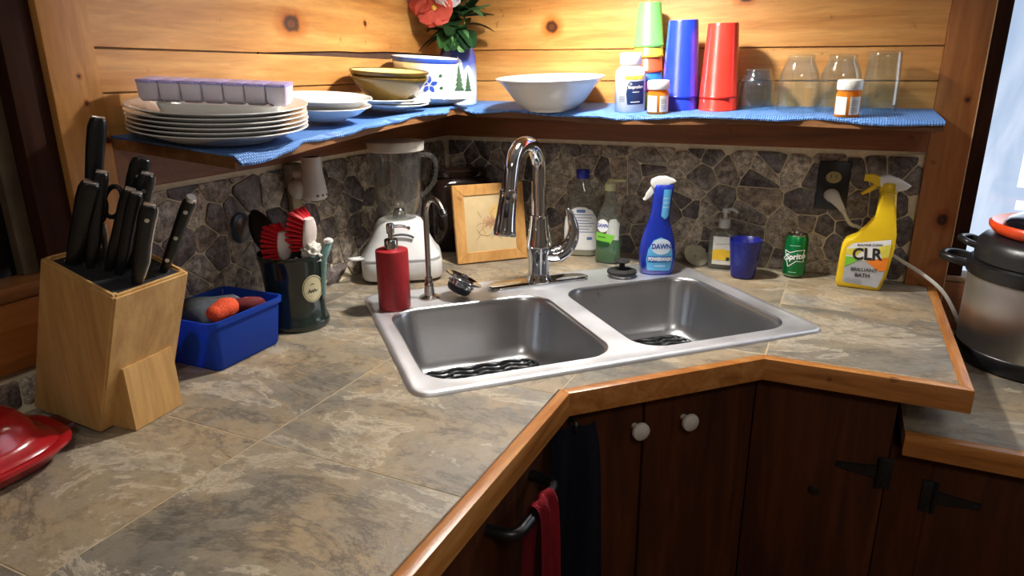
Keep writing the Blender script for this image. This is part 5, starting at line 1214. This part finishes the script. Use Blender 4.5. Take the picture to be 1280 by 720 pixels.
P = onz(760, 327, 0.0); dg = thing('dish_soap_bottle', 'clear bottle half full of green dish soap beside the soap refill', 'dish soap', (P.x, P.y, 0.0), facing(P.x, P.y)-0.25)
LG = Loft([(0.001, 0.032, 0.022, 3), (0.005, 0.035, 0.0245, 3), (0.05, 0.0355, 0.025, 2.8), (0.095, 0.0345, 0.024, 2.6), (0.125, 0.030, 0.022, 2.4), (0.15, 0.022, 0.019, 2.2), (0.172, 0.0155, 0.0155, 2), (0.19, 0.0135, 0.0135, 2), (0.198, 0.0125, 0.0125, 2)])
bm = new(); LG.build(bm); obj('bottle', bm, WCLR, dg, ang=60)
bm = new(); LG.build(bm, 48, 0.003, 0.070, -0.0016); obj('green_soap', bm, mat('green_soap', (20, 112, 44), 0.15, var=0.05, sss=0.25), dg, ang=60)
bm = new(); lathe(bm, [(0.0145, 0.196), (0.0155, 0.198), (0.0145, 0.214), (0.010, 0.218), (0.007, 0.226), (0, 0.227)], 28); cp = obj('cap', bm, mat('cream_cap', (196, 196, 150), 0.4), dg)
bm = new(); tube(bm, [(0.0, 0, 0.222), (0.03, 0.0, 0.2245), (0.042, 0, 0.2245)], [0.005, 0.005, 0.003], 10, True, 1.6); obj('flip_lid', bm, mat('cream_cap', (196, 196, 150), 0.4), cp)
decal('clear_panel', [[(-0.002, 0.070), (0.031, 0.066), (0.031, 0.110), (0.022, 0.124), (0.008, 0.122), (0.0, 0.10)]], LG, 0.0007, mat('pale_panel', (196, 200, 192), 0.4), dg)
DBL = mat('logo_blue', (30, 66, 150), 0.4); LIME = mat('lime_print', (120, 196, 60), 0.4); DKG = mat('dark_green_print', (20, 74, 36), 0.4); CYAN = mat('cyan_print', (92, 176, 226), 0.4)
decal('logo_oval', [ell(-0.012, 0.104, 0.0165, 0.0175, 28)], LG, 0.0013, WPR, dg); text('DAWN', 0.0135, -0.012, 0.104, LG, 0.0019, DBL, dg, bold=0.0005, sx=0.75)
decal('lime_label', [[(-0.030, 0.062), (0.012, 0.055), (0.022, 0.080), (-0.030, 0.086)]], LG, 0.0012, LIME, dg); decal('dark_label', [[(-0.030, 0.05), (0.004, 0.046), (0.010, 0.060), (-0.030, 0.064)]], LG, 0.0017, DKG, dg); decal('fine_print', stroke([(-0.024, 0.075), (-0.002, 0.073)], 0.002), LG, 0.0018, DKG, dg)

# blue spray bottle
P = onz(820, 340, 0.0046); ds = thing('spray_bottle', 'royal blue dish spray bottle with a white trigger on the sink rim', 'spray bottle', (P.x, P.y, RZ+0.0004), facing(P.x, P.y)+0.12)
BLS = mat('spray_blue', (22, 44, 150), 0.22, var=0.12, scale=10, coat=0.3)
LD_ = Loft([(0.0, 0.038, 0.026, 3), (0.005, 0.042, 0.029, 2.8), (0.03, 0.0455, 0.031, 2.6), (0.055, 0.0465, 0.0315, 2.5), (0.085, 0.042, 0.030, 2.4), (0.115, 0.033, 0.027, 2.3), (0.135, 0.0265, 0.024, 2.2), (0.15, 0.0245, 0.023, 2.4, 0.002), (0.19, 0.0235, 0.022, 2.6, 0.005), (0.222, 0.0245, 0.022, 3, 0.008), (0.226, 0.022, 0.020, 3, 0.008)])
bm = new(); LD_.build(bm); obj('bottle', bm, BLS, ds, ang=60)
bm = new(); xprism(bm, [(-0.020, 0.216), (-0.026, 0.228), (-0.022, 0.238), (-0.006, 0.2455), (0.012, 0.246), (0.030, 0.240), (0.036, 0.234), (0.030, 0.228), (0.0, 0.222), (-0.008, 0.216)], -0.013, 0.013, 0.004); hd_ = obj('trigger_head', bm, WHITEP, ds, ang=50)
bm = new(); xprism(bm, [(-0.008, 0.222), (-0.014, 0.206), (-0.028, 0.190), (-0.038, 0.184), (-0.042, 0.188), (-0.032, 0.200), (-0.024, 0.218), (-0.020, 0.226)], -0.008, 0.008, 0.003); obj('trigger', bm, WHITEP, hd_, ang=50)
decal('blue_label', [[(-0.026, 0.012), (0.030, 0.012), (0.036, 0.04), (0.034, 0.065), (0.022, 0.09), (0.004, 0.098), (-0.014, 0.09), (-0.026, 0.065), (-0.030, 0.04)]], LD_, 0.0008, CYAN, ds)
decal('logo_oval', [ell(0.006, 0.074, 0.025, 0.020, 30)], LD_, 0.0014, mat('logo_silver', (206, 216, 230), 0.3), ds); text('DAWN', 0.0175, 0.006, 0.0745, LD_, 0.002, DBL, ds, bold=0.0006, sx=0.85)
decal('band', [[(-0.026, 0.034), (0.033, 0.034), (0.033, 0.05), (-0.026, 0.05)]], LD_, 0.0013, mat('band_blue', (46, 110, 190), 0.4), ds); text('POWERWASH', 0.0125, 0.004, 0.042, LD_, 0.002, WPR, ds, bold=0.0007, sx=0.72); decal('fine_print', stroke([(-0.010, 0.025), (0.018, 0.025)], 0.002), LD_, 0.002, WPR, ds)
decal('neck_label', [[(0.002, 0.150), (0.012, 0.142), (0.021, 0.150), (0.025, 0.216), (0.006, 0.216)]], LD_, 0.0008, CYAN, ds)
for k, (s, z) in enumerate((('SPRAY', 0.194), ('WIPE', 0.183), ('RINSE', 0.172))): text(s, 0.0062, 0.0135, z, LD_, 0.0014, WPR, ds)

# scallop dish leaning on the wall
P = onz(868, 329, 0.0); P.y = -0.034; sh = thing('scallop_dish', 'small pale scalloped dish propped against the stone wall', 'dish', (P.x, P.y, 0.0), 0.25)
bm = new(); rs = []
for i in range(9):
    s = i/8; ring_ = []
    for q in range(48):
        a = 2*math.pi*q/48; rr_ = 0.0345*s*(1+0.03*s*math.cos(16*a)); ring_.append((max(rr_, 1e-5)*math.cos(a), max(rr_, 1e-5)*math.sin(a)*0.92, 0.009*s*s+0.0010*s*math.cos(16*a)))
    rs.append(ring_)
rings(bm, rs, True, False); bmesh.ops.solidify(bm, geom=bm.faces[:], thickness=0.002)
Rt = Matrix.Rotation(-1.05, 3, 'Y') @ Matrix.Rotation(0.0, 3, 'Z'); Rx = Matrix.Rotation(0.85, 3, 'X') @ Matrix.Rotation(0.35, 3, 'Y')
for v in bm.verts: v.co = Rx @ v.co
mz = min(v.co.z for v in bm.verts)
for v in bm.verts: v.co.z -= mz-0.0005
SHELL = mat('shell_white', (232, 226, 204), 0.45, var=0.12, scale=40, bump=0.3); obj('shell', bm, SHELL, sh, ang=60)
bm = new(); lathe(bm, [(0.002, 0), (0.0018, 0.001), (0, 0.0012)], 10)
for v in bm.verts: v.co = Rx @ (v.co+Vector((0, 0, 0.001)))+Vector((0, 0, -mz+0.0005))
obj('centre_hole', bm, INK, sh)

# hand sanitizer
P = onz(902, 333, 0.0); P.y = min(P.y, -0.045); hs_ = thing('hand_sanitizer', 'clear pump bottle with a yellow and white label beside the blue cup', 'pump bottle', (P.x, P.y, 0.0), facing(P.x, P.y)*0.8)
LH = Loft([(0.001, 0.033, 0.021, 4), (0.004, 0.036, 0.023, 4), (0.085, 0.036, 0.023, 4), (0.095, 0.034, 0.022, 3.6), (0.102, 0.022, 0.017, 2.6), (0.106, 0.0125, 0.0125, 2), (0.112, 0.0125, 0.0125, 2)])
bm = new(); LH.build(bm); obj('bottle', bm, WCLR, hs_, ang=60)
bm = new(); LH.build(bm, 48, 0.003, 0.07, -0.002); obj('gel', bm, glass('gel_clear', (232, 232, 226), 0.3, 0.1, 0.10, (220, 216, 200)), hs_, ang=60)
FRO = mat('frost_plastic', (198, 198, 196), 0.4, var=0.03)
bm = new(); lathe(bm, [(0.0145, 0.108), (0.015, 0.110), (0.014, 0.130), (0.0125, 0.132), (0.0055, 0.133), (0.005, 0.146), (0.008, 0.148), (0.009, 0.158), (0, 0.160)], 28); pu = obj('pump', bm, FRO, hs_, ang=50)
bm = new(); tube(bm, spline([(0, 0, 0.154), (0.014, 0, 0.157), (0.026, 0, 0.152), (0.029, 0, 0.147)], 4), 0.004, 10); obj('nozzle', bm, FRO, pu)
decal('white_label', [[(-0.024, 0.014), (0.027, 0.014), (0.027, 0.088), (-0.024, 0.088)]], LH, 0.0007, mat('pale_label', (214, 212, 204), 0.5), hs_)
decal('yellow_label', [[(-0.024, 0.026), (0.027, 0.026), (0.027, 0.05), (0.0, 0.056), (-0.024, 0.052)]], LH, 0.0012, mat('warm_yellow', (232, 190, 50), 0.5), hs_); decal('green_dot', [ell(0.015, 0.030, 0.005, 0.005, 14)], LH, 0.0017, DKG, hs_)
decal('brand_strokes', stroke([(-0.018, 0.068), (-0.014, 0.066), (-0.01, 0.069), (-0.004, 0.067), (0.004, 0.07), (0.012, 0.069), (0.02, 0.072)], 0.0018), LH, 0.0012, GREYP, hs_)

# dark blue cup
P = onz(928, 346, 0.0); bm = new(); lathe(bm, [(0.0, 0.001), (0.026, 0.001), (0.0285, 0.003), (0.030, 0.008), (0.0345, 0.05), (0.0385, 0.092), (0.0392, 0.096), (0.0388, 0.0975), (0.0372, 0.0965), (0.0335, 0.05), (0.028, 0.007), (0.0, 0.006)], 48, cap0=False)
top('blue_cup', bm, mat('cup_navy', (20, 28, 118), 0.28, var=0.06, sss=0.15), 'dark blue plastic cup standing upright on the worktop', 'cup', (P.x, P.y, 0.0), ang=60)

# soda can
P = onz(991, 345, 0.0); cn = thing('soda_can', 'small green soda can on the worktop', 'can', (P.x, P.y, 0.0), facing(P.x, P.y)-0.1)
LCn = Loft([(0.001, 0.020, 0.020), (0.004, 0.0235, 0.0235), (0.009, 0.0272, 0.0272), (0.096, 0.0272, 0.0272), (0.102, 0.0255, 0.0255), (0.107, 0.0232, 0.0232)])
CANG = mat('can_green', (10, 122, 62), 0.25, metal=0.35, var=0.06, coat=0.2); bm = new(); LCn.build(bm, 48, cap1=False); obj('body', bm, CANG, cn, ang=60)
bm = new(); lathe(bm, [(0.0232, 0.1068), (0.0238, 0.1082), (0.0235, 0.110), (0.0222, 0.110), (0.021, 0.106), (0.0, 0.1055)], 40, cap0=False); tp = obj('top', bm, NICKEL, cn, ang=50)
bm = new(); prism(bm, rrect(0.010, 0.016, 0.0048, 5), 0.1062, 0.1072); obj('pull_tab', bm, NICKEL, tp)
bm = new(); lathe(bm, [(0.0195, 0.0), (0.0200, 0.0012), (0.0236, 0.0042), (0.0272, 0.0087)], 40, cap1=False); obj('bottom_rim', bm, NICKEL, cn)
spk = [(-0.022, 0.070), (-0.010, 0.066), (0.004, 0.072), (0.022, 0.074), (0.020, 0.058), (0.022, 0.044), (0.006, 0.046), (-0.012, 0.030), (-0.016, 0.044), (-0.0245, 0.048), (-0.019, 0.056)]
decal('burst_outline', stroke(spk+spk[:1], 0.0018), LCn, 0.0007, WPR, cn); text('Sprite', 0.0205, 0.002, 0.0565, LCn, 0.0009, WPR, cn, bold=0.0007, sx=0.9, shear=0.15, rot=0.14); decal('fine_print', stroke([(-0.012, 0.084), (0.012, 0.085)], 0.0018), LCn, 0.0008, mat('pale_green_print', (150, 204, 172), 0.5), cn); decal('fine_print', stroke([(-0.009, 0.017), (0.009, 0.017)], 0.0016), LCn, 0.0008, mat('pale_green_print', (150, 204, 172), 0.5), cn)

# yellow cleaner bottle
P = onz(1076, 352, 0.0); P.y = -0.085; P.x = ony(1077, 340, -0.085).x
cl = thing('cleaner_bottle', 'yellow trigger-spray bathroom cleaner bottle under the outlet', 'spray bottle', (P.x, P.y, 0.0), facing(P.x, P.y)*0.9)
YELB = mat('yellow_bottle', (222, 186, 26), 0.35, var=0.05); MMP = 1.0/572.0
def cpx(x, y): return ((x-1077)*MMP, (357-y)*MMP*1.03)
outl = [cpx(*q) for q in ((1049, 357), (1046, 348), (1048, 302), (1052, 293), (1060, 288), (1074, 284), (1080, 278), (1083, 262), (1085, 228), (1104, 229), (1106, 250), (1111, 282), (1111, 300), (1107, 335), (1102, 355), (1098, 357))]
bm = new(); xprism(bm, outl[::-1], -0.026, 0.026, 0.010, 4); obj('bottle', bm, YELB, cl, ang=55)
bm = new(); c = cpx(1094, 229); lathe(bm, [(0.0185, -0.004), (0.019, 0.0), (0.0185, 0.018), (0.016, 0.021)], 24, (c[0], 0, c[1])); obj('collar', bm, YELB, cl)
bm = new(); xprism(bm, [cpx(*q) for q in ((1082, 210), (1092, 208), (1104, 212), (1119, 220), (1114, 225), (1104, 228), (1088, 228), (1083, 220))][::-1], -0.013, 0.013, 0.004); hh = obj('hood', bm, WHITEP, cl, ang=50)
bm = new(); xprism(bm, [cpx(*q) for q in ((1064, 208), (1076, 208), (1086, 212), (1086, 222), (1078, 222), (1072, 216), (1064, 217))][::-1], -0.010, 0.010, 0.002); obj('nozzle', bm, YELB, cl, ang=50)
bm = new(); xprism(bm, [cpx(*q) for q in ((1078, 218), (1084, 221), (1074, 230), (1064, 235), (1062, 232), (1070, 226))][::-1], -0.006, 0.006, 0.002); obj('trigger', bm, YELB, cl, ang=50)
FS = Flat(-0.026)
def px_poly(*q): return [cpx(*a) for a in q]
decal('silver_label', [px_poly((1055, 349), (1055, 303), (1062, 296), (1106, 287), (1107, 300), (1103, 335), (1098, 352))], FS, 0.0004, mat('label_silver', (176, 178, 182), 0.4, var=0.06), cl)
decal('white_panel', [px_poly((1055, 318), (1055, 303), (1062, 296), (1106, 287), (1107, 300), (1105, 318))], FS, 0.0008, WPR, cl)
for q in (((1055, 312), (1055, 304), (1078, 300), (1068, 312)), ((1098, 312), (1092, 298), (1107, 293), (1106, 312))): decal('yellow_panel', [px_poly(*q)], FS, 0.0012, YEL, cl)
decal('green_panel', [px_poly((1055, 328), (1055, 314), (1066, 314), (1074, 316))], FS, 0.0012, LIME, cl); decal('orange_panel', [px_poly((1080, 318), (1092, 314), (1106, 310), (1105, 328), (1097, 330))], FS, 0.0012, mat('orange_print', (236, 130, 40), 0.4), cl)
c = cpx(1080, 309.5); text('CLR', 0.0385, c[0], c[1], FS, 0.0018, INK, cl, bold=0.0013, sx=0.88, rot=0.08); c = cpx(1082, 296.5); text('ROUTINE CLEAN', 0.0075, c[0], c[1], FS, 0.0018, INK, cl, bold=0.0002, rot=0.10, sx=0.9)
c = cpx(1079, 330); text('BRILLIANT', 0.0118, c[0], c[1], FS, 0.0018, INK, cl, bold=0.0002, rot=0.03); c = cpx(1078, 337.5); text('BATH', 0.0125, c[0], c[1], FS, 0.0018, INK, cl, bold=0.0003, rot=0.03)
decal('fine_print', [s for y in (343, 345.5, 348) for s in stroke([cpx(1058, y), cpx(1078, y+1)], 0.0012)], FS, 0.0018, GREYP, cl)

# outlet with plug and cord
o0 = ony(1041, 232, -0.008); ot = thing('wall_outlet', 'black wall outlet plate on the stone backsplash', 'outlet', (o0.x, 0.0, o0.z), 0)
bm = new(); bbox2(bm, (-0.036, -0.0125, -0.059), (0.036, -0.003, 0.059), 0.003); obj('plate', bm, mat('outlet_black', (14, 14, 15), 0.3), ot)
for z in (0.021, -0.021):
    bm = new(); xprism(bm, ell(0, z, 0.0175, 0.0145, 24), -0.0140, -0.012, 0.0005, 1); sk = obj('socket', bm, mat('socket_ivory', (150, 132, 84), 0.4), ot, ang=40)
    for sx in (-0.006, 0.006): bm = new(); bbox2(bm, (sx-0.001, -0.0144, z-0.002), (sx+0.001, -0.0138, z+0.006)); obj('slot', bm, INK, sk)
pg = ony(1044, 242, -0.03); pl = thing('power_cord', 'grey-white plug and power cord running from the outlet to the pressure cooker', 'power cord', (o0.x, -0.0145, o0.z-0.021), 0)
CORD = mat('cord_grey', (196, 190, 180), 0.45, var=0.04)
bm = new(); rings(bm, [[(x*s+dx, -d, z*s+dz) for x, z in ell(0, 0, 0.017, 0.015, 20)] for d, s, dx, dz in ((0.0, 0.95, 0, 0), (0.006, 1.05, 0, 0), (0.016, 1.0, 0.002, -0.001), (0.024, 0.75, 0.010, -0.008), (0.027, 0.5, 0.022, -0.022), (0.026, 0.28, 0.034, -0.040))]); obj('plug', bm, CORD, pl, ang=60)
W0 = Vector((o0.x, -0.0145, o0.z-0.021))
cpts = [W0+Vector((0.030, -0.026, -0.034)), W0+Vector((0.050, -0.026, -0.064)), ony(1075, 285, -0.035), ony(1100, 308, -0.035), ony(1125, 325, -0.05), ony(1152, 342, -0.07), ony(1176, 362, -0.085), ony(1190, 384, -0.085), ony(1197, 402, -0.075)]
bm = new(); tube(bm, [q-W0 for q in spline(cpts, 6)], 0.0044, 10); obj('cord', bm, CORD, pl, ang=60)

# ------------------------------------------------------------------ pressure cooker
cx_, cy_ = 1.534, -0.172
pk = thing('pressure_cooker', 'stainless pressure cooker with a black lid and orange ring', 'pressure cooker', (cx_, cy_, LT), facing(cx_, cy_))
bm = new(); lathe(bm, [(0.130, 0.0005), (0.147, 0.004), (0.152, 0.018), (0.152, 0.036), (0.150, 0.038)], 72); obj('base_ring', bm, BLACKP, pk, ang=45)
bm = new(); lathe(bm, [(0.1495, 0.037), (0.1505, 0.04), (0.1505, 0.186), (0.1495, 0.188)], 96); obj('body', bm, BODYST, pk, ang=45)
bm = new(); lathe(bm, [(0.1505, 0.186), (0.156, 0.189), (0.158, 0.198), (0.157, 0.212), (0.150, 0.217), (0.140, 0.218)], 72); obj('rim_ring', bm, BLACKP, pk, ang=45)
bm = new(); lathe(bm, [(0.141, 0.216), (0.146, 0.220), (0.147, 0.240), (0.143, 0.256), (0.134, 0.266), (0.115, 0.271), (0.06, 0.273), (0, 0.274)], 72); ld = obj('lid', bm, mat('lid_black', (30, 30, 32), 0.35), pk, ang=45)
for s in (-1, 1):
    bm = new(); pts = spline([(s*0.145, -0.035, 0.200), (s*0.178, -0.035, 0.206), (s*0.198, -0.02, 0.208), (s*0.202, 0.0, 0.208), (s*0.198, 0.02, 0.208), (s*0.178, 0.035, 0.206), (s*0.145, 0.035, 0.200)], 6); tube(bm, pts, 0.0085, 10, True, 0.8); obj('side_handle', bm, BLACKP, pk, ang=60)
    bm = new(); pts = spline([(s*0.140, -0.03, 0.240), (s*0.160, -0.028, 0.246), (s*0.175, 0.0, 0.248), (s*0.160, 0.028, 0.246), (s*0.140, 0.03, 0.240)], 6); tube(bm, pts, 0.007, 10); obj('lid_handle', bm, BLACKP, ld, ang=60)
bm = new(); lathe(bm, [(0.112, 0.271), (0.122, 0.276), (0.130, 0.286), (0.131, 0.294), (0.126, 0.298), (0.112, 0.292), (0.104, 0.288), (0.106, 0.272)], 64, cap0=False, cap1=False); obj('orange_ring', bm, mat('orange_silicone', (232, 78, 34), 0.3, var=0.06), pk, ang=60)
bm = new(); lathe(bm, [(0.106, 0.272), (0.105, 0.292), (0.096, 0.304), (0.07, 0.316), (0.03, 0.322), (0, 0.323)], 56); obj('dome_cap', bm, mat('dome_black', (22, 22, 30), 0.12), pk, ang=60)

# ------------------------------------------------------------------ towels under the worktop
def towel(name, lab, m, path, halfw, fold, seed, across):
    """cloth hung along path, with soft folds across its width"""
    t = thing(name, lab, 'towel', path[0], 0); r = random.Random(seed); bm = new(); rs = []; pp = spline([Vector(p)-Vector(path[0]) for p in path], 8); n = len(pp); ac = Vector(across)
    nrm = ac.cross(Vector((0, 0, 1))).normalized()
    for i, p in enumerate(pp):
        s = i/(n-1); ring_ = []
        for j in range(17):
            u = (j-8)/8; w = halfw*(0.8+0.35*s); ring_.append(p+ac*u*w+nrm*fold*(0.4+s)*math.sin(5.5*u+1.3*s+seed))
        rs.append(ring_)
    rings(bm, rs, False, False, closed=False); bmesh.ops.solidify(bm, geom=bm.faces[:], thickness=0.004); obj('cloth', bm, m, t, ang=80)
    return t
RT_ = mat('red_terry', (150, 16, 32), 0.95, var=0.25, scale=260, bump=0.9); NV = mat('navy_terry', (15, 14, 34), 0.95, var=0.35, scale=200, bump=0.8)
zr = -0.105
tr_ = towel('red_towel', 'red terry towel hung over the black rail handle', RT_, [(XF+0.020, -1.072, zr-0.22), (XF+0.030, -1.072, zr-0.05), (XF+0.040, -1.072, zr+0.012), (XF+0.058, -1.072, zr+0.010), (XF+0.064, -1.072, zr-0.05), (XF+0.066, -1.072, zr-0.2), (XF+0.066, -1.072, zr-0.4)], 0.028, 0.004, 2, (0, 1, 0))
hkp = Vector((*dpt(0.020, 0.030), -0.060))
tn = towel('navy_towel', 'dark navy towel hanging from a hook on the cabinet corner', NV, [hkp, hkp+Vector((0.012, -0.012, -0.06)), hkp+Vector((0.016, -0.016, -0.2)), hkp+Vector((0.018, -0.018, -0.34)), hkp+Vector((0.018, -0.018, -0.48))], 0.052, 0.010, 5, (tD[0], tD[1], 0))
b2 = new(); tube(b2, spline([(-nD[0]*0.031, -nD[1]*0.031, 0.002), (nD[0]*0.006, nD[1]*0.006, 0.010), (nD[0]*0.010, nD[1]*0.010, -0.004), (nD[0]*0.004, nD[1]*0.004, 0.0)], 5), 0.003, 8); obj('hanging_loop', b2, IRON, tn)

# ------------------------------------------------------------------ lamp over the sink, and an added fill lamp on the ceiling
pd = thing('pendant_lamp', 'enamel pendant lamp hanging over the sink', 'lamp', (LAMP[0], LAMP[1], LAMP[2]), 0)
bm = new(); lathe(bm, [(0.115, -0.062), (0.113, -0.035), (0.098, 0.01), (0.06, 0.05), (0.03, 0.07), (0.02, 0.075)], 48, cap0=False, cap1=True); bmesh.ops.solidify(bm, geom=bm.faces[:], thickness=0.002); obj('shade', bm, mat('shade_white', (222, 220, 214), 0.4), pd, ang=60)
bm = new(); tube(bm, [(0, 0, 0.072), (0, 0, ZT-LAMP[2])], 0.004, 8); obj('cord', bm, BLACKP, pd)
cl_ = thing('added_ceiling_lamp', 'flat unseen ceiling lamp added as fill behind the viewer', 'lamp', (1.7, -2.5, ZT), 0)
bm = new(); lathe(bm, [(0.28, 0.0), (0.28, -0.02), (0.27, -0.022)], 40, cap0=True, cap1=False); obj('housing', bm, WHITEP, cl_)
